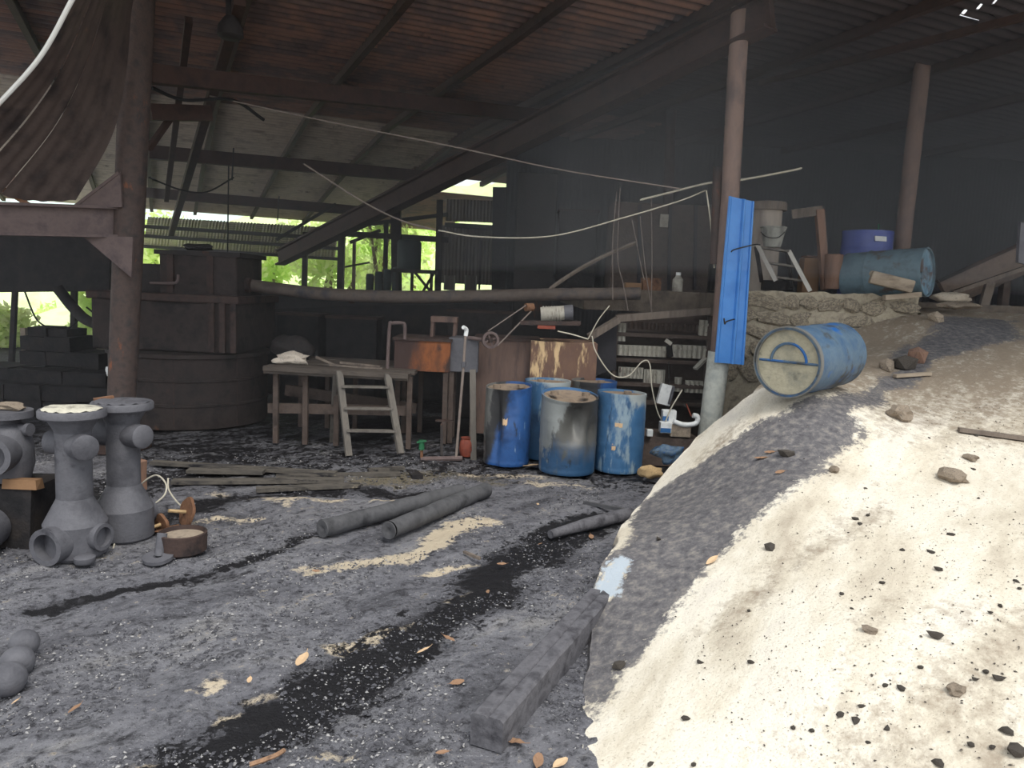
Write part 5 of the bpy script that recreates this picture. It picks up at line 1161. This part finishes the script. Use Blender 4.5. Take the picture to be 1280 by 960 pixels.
MB().box(b0 + V((.12, -.1, .46)), (.24, .09, .07), jitter=.01).build('wood_block', M['tarp'], vt)
put(rock_mesh('valve_rubble_shape', M['rock'], 71, 2, .4), 'rubble', b0 + V((-.02, 0, 1.0)), None, (.11, .1, .05), vt)
# iron balls at the left edge
for i, (px, py, r_b, lab) in enumerate(((4, 873, .08, 'nearest of the three grey iron balls at the left edge'), (3, 860, .078, 'middle of the three grey iron balls at the left edge'), (1, 842, .072, 'farthest of the three grey iron balls at the left edge'))):
    p = G(px, py); t = thing('iron_ball', lab, 'ball', p, 'grey iron balls')
    c = V((p.x, p.y + r_b * .5 + i * .075, r_b * .93))
    MB().lathe([(r_b * math.sin(a), -r_b * math.cos(a)) for a in np.linspace(.001, math.pi - .001, 20)], TR(c, Matrix.Rotation(.5 * i, 3, 'X')), 32).build('ball', M['iron'], t)
    MB().lathe([(r_b * 1.004, -.004), (r_b * 1.012, 0), (r_b * 1.004, .004)], TR(c, Matrix.Rotation(.15, 3, 'X')), 32).build('mould_seam', M['iron'], t)

# stump, dish, ring flange and rusty discs
sb = G(172, 612); st = thing('wood_stump', 'short charred stump with loops of pale wire behind the castings', 'stump', sb)
MB().lathe([(0, 0), (.075, 0), (.07, .12), (.078, .27), (.06, .28), (0, .275)], TR(sb), 14, fn=lambda p, a: p + V((.008 * math.sin(5 * a), .008 * math.cos(3 * a), 0))).build('trunk', M['woodred'], st)
def wire3(pts, r, mat, label, nm='wire', cat='wire'):
    return tag(MB().tube(spline(pts, 8), r, 6).build(nm, mat, base=pts[len(pts) // 2]), label, cat)
wire3([P(172, 618, 6.9), P(178, 604, 6.7), P(195, 594, 6.6), P(207, 604, 6.4), P(206, 618, 6.3), P(192, 630, 6.2), P(178, 634, 6.2)], .007, M['wirepale'], 'pale wire loop curling beside the stump')
wire3([P(210, 598, 6.5), P(211, 612, 6.4), P(222, 628, 6.2), P(236, 640, 5.95)], .007, M['wirepale'], 'pale wire running from the loop to the rusty disc')
wire3([P(124, 656, 5.4), P(122, 680, 5.3), P(126, 692, 5.25), P(138, 694, 5.3), P(143, 680, 5.4)], .006, M['wirepale'], 'thin pale wire hooked at the foot of the castings')
db = gbase(217, 699, .15); dt = thing('iron_dish', 'shallow round grey iron dish with a tan crust inside', 'dish', db)
MB().lathe([(0, 0), (.14, 0), (.165, .02), (.168, .15), (.155, .155), (.15, .12), (0, .12)], TR(db), 36).build('dish_body', M['rustdark'], dt)
MB().lathe([(.15, .122), (.09, .128), (0, .126)], TR(db), 30).build('crust', M['rock'], dt)
rf = G(191, 706); ft_ = thing('ring_flange', 'small grey ring flange lying flat before the dish', 'flange', rf)
MB().lathe([(.03, 0), (.1, 0), (.1, .025), (.03, .025)], TR(rf + V((0, .08, .012)), Matrix.Rotation(.14, 3, 'X')), 36, closed=True).build('ring', M['iron'], ft_)
MB().tube([rf + V((-.01, .12, .02)), rf + V((-.01, .17, .17))], .035, 14).build('pipe_stub', M['iron'], ft_)
for px, py, Y, r_d, ax_, lab in ((234, 640, 5.95, .085, (-.7, -.7, .25), 'round rusty disc on a bolt standing behind the dish'), (202, 655, 5.8, .06, (-.5, -.8, -.1), 'smaller orange rusty disc with a rod beside the dish')):
    c = P(px, py, Y); t = thing('rusty_disc', lab, 'disc', c, 'rusty discs by the dish'); r_d *= 1.35
    MB().lathe([(0, -.012), (r_d, -.012), (r_d * 1.03, 0), (r_d, .012), (0, .012)], TR(c, frame(ax_)), 28, fn=lambda p, a: p * (1 + .05 * math.sin(a * 5))).build('plate', M['rust'], t)
    MB().tube([c - V(ax_).normalized() * .03, c + V(ax_).normalized() * .15], .014, 8).build('bolt', M['rocktan'], t)
    MB().beam(c, V((c.x, c.y + .02, .1)), .03, .03).build('stem', M['rust'], t)
for px, py, sc_, lab in ((213, 664, .07, 'clump of orange rust flakes on the dish rim'), (223, 671, .05, 'smaller rust flake clump on the dish')):
    t = thing('rust_clump', lab, 'scrap', P(px, py, 5.75)); put(rock_mesh('rust_clump_shape', M['rust'], 80 + px, 2, .7, (1, .7, .6)), 'flakes', P(px, py, 5.75), None, sc_, t)

# ---------------------------------------------------------------- rubber pipes, timber, rods and boards on the floor
def rub(a, b, r, label, sd):
    a, b = V(a), V(b); t = thing('rubber_pipe', label, 'pipe', V((a.x, a.y, 0)), 'black pipes on the floor'); n = 14; rr = random.Random(sd)
    pts = [a.lerp(b, i / n) + V((rr.uniform(-.006, .006), 0, rr.uniform(-.004, .004))) for i in range(n + 1)]
    MB().tube(pts, [r * (1 + rr.uniform(-.03, .03)) for _ in pts], 24, caps=False).build('pipe_wall', M['rubber'], t)
    ax = (a - b).normalized(); Mx = TR(a, frame(ax))
    MB().lathe([(r, 0), (r * .97, .006), (r * .45, .004), (0, -.012)], Mx, 24).build('end_face', M['rubber'], t)
    Mx = TR(b, frame(-ax)); MB().lathe([(r, 0), (0, -.002)], Mx, 24).build('far_end_face', M['rubber'], t)
    return t
r0 = .072
def lay(px, py, r): p = G(px, py); return V((p.x, p.y, r - .01))
rub(lay(402, 672, r0) + V((0, .03, 0)), lay(575, 622, r0), r0, 'long black pipe lying on the floor, left one of the two', 1)
rub(lay(485, 674, r0) + V((0, .03, 0)), lay(607, 620, r0), r0, 'shorter black pipe lying on the floor, right one of the two', 2)
# squared charred timber in front
tb0, tb1 = G(607, 936), G(742, 776)
tim = thing('charred_timber', 'squared charred timber beam lying along the ramp edge in front', 'timber', V((tb0.x, tb0.y, 0)))
ax_ = (V((tb1.x, tb1.y, 0)) - V((tb0.x, tb0.y, 0))); L = 1.62; ax_.normalize(); rgt = V((ax_.y, -ax_.x, 0)); w_, h_ = .155, .15
m = MB(); nx = 26; ring = []
for i in range(nx + 1):
    c = V((tb0.x, tb0.y, 0)) + ax_ * (L * i / nx); ins_ = .012
    pr = [(-w_ / 2, 0), (-w_ / 2, h_ - ins_), (-w_ / 2 + ins_, h_), (-.01, h_), (0, h_ - .009), (.01, h_), (w_ / 2 - ins_, h_), (w_ / 2, h_ - ins_), (w_ / 2, 0)]
    for (x, z) in pr:
        m.v.append(c + rgt * (x + random.uniform(-.0015, .0015)) + V((0, 0, z + (random.uniform(-.0015, .0015) if z > 0 else 0))))
k = 9
for i in range(nx):
    for j in range(k - 1):
        m.f.append((i * k + j, i * k + j + 1, (i + 1) * k + j + 1, (i + 1) * k + j)); m.sm.append(False)
m.f.append(tuple(range(k))[::-1]); m.sm.append(False); m.f.append(tuple(nx * k + j for j in range(k))); m.sm.append(False)
m.build('beam_body', M['charred'], tim)
bar('floor_rod', G(730, 628, .02), G(793, 640, .05), .03, .03, M['rubber'], 'thin grey rod lying between drums and ramp', 'rod')
lgp = [G(688, 668, .03), G(735, 655, .045), G(788, 642, .06)]
tag(MB().tube(lgp, [.035, .055, .06], 12).build('charred_branch', M['charred'], base=lgp[0]), 'charred branch lying against the ramp foot behind the timber', 'branch')
bar('floor_rod', G(580, 690, .012), G(600, 698, .012), .02, .02, M['wood'], 'short grey stick near the right black pipe', 'stick')
bar('floor_rod', P(505, 582, 8.6) * 1, P(522, 597, 7.9), .12, .05, M['soot2'], 'short black plank stub in front of the step ladder', 'plank')
PL = [((190, 578), (420, 592), .10), ((345, 596), (500, 592), .09), ((215, 602), (430, 600), .12), ((460, 588), (505, 585), .07), ((235, 588), (330, 590), .12), ((320, 612), (450, 606), .10)]
labs = ['half-buried board nearest the round tank', 'long pale half-buried board ending before the green tap', 'half-buried board along the middle of the dark floor strip', 'short pale board end before the step ladder', 'dark short board behind the stump', 'half-buried board nearest the left black pipe']
for (a, b, w), lab in zip(PL, labs):
    bar('floor_board', G(*a, .012), G(*b, .016), w, .035, M['plank'], lab, 'board')
wire3([G(312, 956, .02), G(330, 950, .03), G(345, 944, .03), G(355, 938, .02)], .010, M['leafdry'], 'curved brown twig at the bottom picture edge', 'twig', 'twig')

# ---------------------------------------------------------------- leaves, stones, debris
def leaf_mesh(seed, mat):
    r = random.Random(seed); m = MB(); n = 7; rows = []
    for i in range(n + 1):
        t = i / n; w = .42 * math.sin(math.pi * min(1, t * .93 + .05)) ** .8 + .01; cz = .35 * (t - .4) ** 2 + r.uniform(0, .04)
        rows.append([V((t * 2 - 1, -w, cz + .3 * w * r.uniform(.5, 1.3))), V((t * 2 - 1, 0, cz)), V((t * 2 - 1, w, cz + .3 * w * r.uniform(.5, 1.3)))])
    vs = [p for q in rows for p in q]
    m.add(vs, [(3 * i + k, 3 * i + k + 1, 3 * i + k + 4, 3 * i + k + 3) for i in range(n) for k in range(2)], True)
    m.tube([V((1, 0, rows[-1][1].z)), V((1.4, .05, rows[-1][1].z + .1))], .025, 4)
    me = bpy.data.meshes.new('dry_leaf_shape'); me.from_pydata(m.v, [], m.f); me.materials.append(mat)
    return me
LM = [leaf_mesh(i, M['leafdry'] if i % 3 else M['leafpale']) for i in range(6)]
def Lf(p, s, label, group, up=V((0, 0, 1))):
    rot = frame(up) @ Matrix.Rotation(random.uniform(0, 6.28), 3, 'Z') @ Matrix.Rotation(random.uniform(-.4, .4), 3, 'X')
    o = put(random.choice(LM), 'dry_leaf', p + V((0, 0, .012)), rot, s); return tag(o, label, 'leaf', group)
for px, py, s, lab in [(530, 816, .05, 'orange curled leaf in the middle of the tar streak'), (561, 801, .045, 'tan leaf at the upper end of the tar streak'), (571, 856, .04, 'pale leaf between tar streak and timber'), (627, 707, .035, 'small leaf right of the black pipes'), (640, 930, .06, 'brown leaf beside the near end of the timber'), (672, 955, .055, 'leaf at the bottom edge right of the timber'), (739, 673, .05, 'folded pale leaf below the charred branch'), (675, 682, .03, 'small orange leaf left of the folded pale leaf'), (312, 853, .03, 'small brown leaf left of the big crumpled leaf'), (94, 889, .04, 'tan leaf in the lower left near the iron balls'), (610, 742, .03, 'leaf where the tar streak bends'), (700, 958, .05, 'brown leaf at the bottom edge by the ramp foot'), (553, 944, .03, 'tiny orange leaf left of the timber end'), (20, 880, .025, 'tiny leaf touching the nearest iron ball'), (395, 716, .03, 'orange leaf below the left black pipe'), (672, 632, .03, 'small leaf between black pipes and drums'), (705, 625, .03, 'small leaf in front of the tar-grey drum')]:
    Lf(G(px, py), s, lab, 'dry leaves on the sooty floor')
for px, py, s, lab in [(722, 800, .075, 'curled brown leaf wedged between timber and ramp'), (665, 584, .11, 'large brown leaf at the foot of the tar-grey drum'), (378, 828, .07, 'large crumpled grey-brown leaf on the floor left of the tar streak')]:
    Lf(G(px, py), s, lab, 'large curled leaves')
for px, py, s, lab in [(951, 575, .05, 'largest brown leaf scrap on the tar stain of the ramp'), (890, 704, .05, 'brown leaf scrap at the lower border of the ramp stain'), (975, 592, .035, 'small leaf scrap right of the dark clod on the ramp stain'), (962, 568, .04, 'leaf scrap just above the largest one on the ramp stain')]:
    Lf(on_ramp(px, py), s, lab, 'leaf scraps on the ramp', V((-.3, -.3, 1)))
RS = [rock_mesh('pebble_shape', M['rockdark'], 100 + i, 1, .35, (1, .7, .55)) for i in range(4)]
RB = [rock_mesh('rock_shape', M['rock'], 110 + i, 2, .3, (1, .7, .5)) for i in range(3)]
for px, py, s, lab, mm in [(1192, 602, .105, 'largest tan rock on the pale ramp', RB[0]), (1124, 523, .13, 'angular yellowish rock at the edge of the ramp stain', RB[1]), (774, 834, .045, 'round dark clod on the ramp near the timber', RS[0]), (962, 688, .05, 'brown clod on the border of the tar stain', RS[1]), (1087, 791, .04, 'grey-green stone on the ramp with a crack running past it', RB[2]), (1170, 797, .035, 'dark oval stone right of the grey-green stone', RS[2]), (1270, 945, .05, 'dark stone in the bottom right corner', RS[1]), (1194, 868, .045, 'dusty grey stone on the lower right of the ramp', RB[1]), (983, 570, .07, 'dark clod on the tar stain below the lying drum', RS[3]), (1213, 575, .06, 'flat grey stone on the upper ramp', RB[2]), (1042, 590, .05, 'grey clod at the stain border below the lying drum', RB[0])]:
    p = on_ramp(px, py); tag(put(mm, 'ramp_stone', p + V((0, 0, s * .3)), Matrix.Rotation(random.uniform(0, 6), 3, 'Z'), s), lab, 'stone')
for px, py, s, rot_, lab, mat in [(1130, 461, .15, .2, 'dark triangular broken brick behind the lying drum', 'rockdark'), (1146, 452, .16, .8, 'rusty red broken brick at the wall foot', 'woodred'), (1108, 462, .12, 1.4, 'rubble chunk beside the lying drum', 'rock'), (1170, 402, .12, .4, 'flat plank-like stone by the wall corner', 'woodpale')]:
    p = on_ramp(px, py); t = thing('broken_brick', lab, 'rubble', p); put(rock_mesh('brick_shape', M[mat], int(px), 1, .3, (1, .6, .7)), 'chunk', p + V((0, 0, s * .3)), Matrix.Rotation(rot_, 3, 'Z'), s, t)
bar('wood_strip', on_ramp(1118, 474) + V((0, 0, .03)), on_ramp(1162, 471) + V((0, 0, .03)), .05, .03, M['woodpale'], 'pale wood strip lying below the broken bricks', 'strip')
bar('wood_strip', on_ramp(1198, 540) + V((0, 0, .02)), on_ramp(1285, 552) + V((0, 0, .02)), .07, .03, M['wood'], 'flat grey wood strip near the right picture edge', 'strip')
rr = random.Random(3)
spots = [(876, 830), (939, 829), (1128, 690), (1173, 713), (989, 912), (1049, 897), (1062, 763), (1053, 745), (1100, 730), (1108, 858), (1127, 865), (1148, 836), (1232, 842), (1246, 850), (1217, 852), (1211, 934), (1237, 935), (1256, 916), (1175, 958), (1068, 905), (1075, 887), (1012, 917), (1083, 611), (1220, 624), (1167, 693), (1071, 650), (1075, 656), (1082, 645), (1187, 670), (1270, 728), (1271, 738), (1237, 768), (1249, 760), (1088, 932), (1110, 914), (825, 675), (858, 900), (935, 765), (868, 958), (815, 958), (1222, 546), (1160, 548), (1250, 608), (1215, 588)]
for px, py in spots:
    p = on_ramp(px + rr.uniform(-3, 3), py); s = rr.uniform(.012, .026)
    tag(put(rr.choice(RS), 'pebble', p + V((0, 0, s * .3)), Matrix.Rotation(rr.uniform(0, 6), 3, 'Z'), s), 'small dark pebble scattered on the pale ramp', 'pebble', 'pebbles on the pale ramp')
def scatter(name, label, pts, sizes, mat, seed):
    """uncountable crumbs: one joined mesh of small irregular tetra/octa chips"""
    r = np.random.default_rng(seed); n = len(pts)
    oct_ = np.array([(1, 0, 0), (-1, 0, 0), (0, 1, 0), (0, -1, 0), (0, 0, .6), (0, 0, -.6)], float)
    fc = np.array([(0, 2, 4), (2, 1, 4), (1, 3, 4), (3, 0, 4), (2, 0, 5), (1, 2, 5), (3, 1, 5), (0, 3, 5)])
    a = r.random(n) * 6.28; ca, sa = np.cos(a), np.sin(a)
    v = oct_[None] * (.6 + .8 * r.random((n, 6, 1))) * np.array(sizes)[:, None, None]
    x = v[..., 0] * ca[:, None] - v[..., 1] * sa[:, None] * .6; y = v[..., 0] * sa[:, None] + v[..., 1] * ca[:, None] * .6
    v = np.stack([x, y, v[..., 2]], -1) + np.array(pts)[:, None, :]
    f = fc[None] + (np.arange(n) * 6)[:, None, None]
    me = bpy.data.meshes.new(name); me.from_pydata(v.reshape(-1, 3).tolist(), [], f.reshape(-1, 3).tolist()); me.materials.append(mat)
    o = bpy.data.objects.new(name, me); C.objects.link(o); return tag(o, label, 'debris', kind='stuff')
r = np.random.default_rng(11)
def floor_z(x, y):
    i = np.clip(np.searchsorted(ys, y), 0, len(ys) - 1); j = np.clip(np.searchsorted(xs, x), 0, len(xs) - 1); return GZ[i, j] - .012
n = 46000; fy = 2.6 + 6.2 * r.random(n) ** 1.3; fx = -.75 * fy + r.random(n) * (fy * .75 + .35 + .13 * np.maximum(fy - 3, 0)); fz = floor_z(fx, fy)
keep = fbm(fx * 1.5, fy * 1.5, 3, 8) > .42
pts = np.stack([fx, fy, fz + .003], -1)[keep]; sz = .004 + .014 * r.random(len(pts)) ** 3
scatter('soot_crumbs', 'black soot crumbs strewn over the floor', pts[::2], sz[::2], pm('soot_crumb', [(60, 60, 65), (92, 92, 98)], 9, .9, bump=0), 1)
scatter('ash_crumbs', 'pale grey ash crumbs strewn over the floor', pts[1::3], sz[1::3] * .75, pm('ash_crumb', [(134, 133, 136), (172, 170, 168)], 9, .9, bump=0), 2)
n = 2600; gx_ = r.normal(size=n) * .45; gy_ = r.normal(size=n) * .45; cs = np.array([on_ramp(*q)[:2] for q in ((1240, 850), (1150, 930), (880, 880), (1250, 730), (960, 850), (1200, 545), (1260, 530), (1100, 700), (1180, 640))])
ci = r.integers(0, len(cs), n); gx_ += cs[ci, 0]; gy_ += cs[ci, 1]; gz_ = rz(gx_, gy_) + (fbm(gx_ * 2.3, gy_ * 2.3, 4, 41) - .5) * .022
ok = gz_ > .15
scatter('ramp_grit', 'dark grit sprinkled over the pale ramp', np.stack([gx_, gy_, gz_ + .004], -1)[ok], (.002 + .006 * r.random(n) ** 3)[ok], M['rockdark'], 3)

for o in bpy.data.objects:
    if '_w' in o: del o['_w']
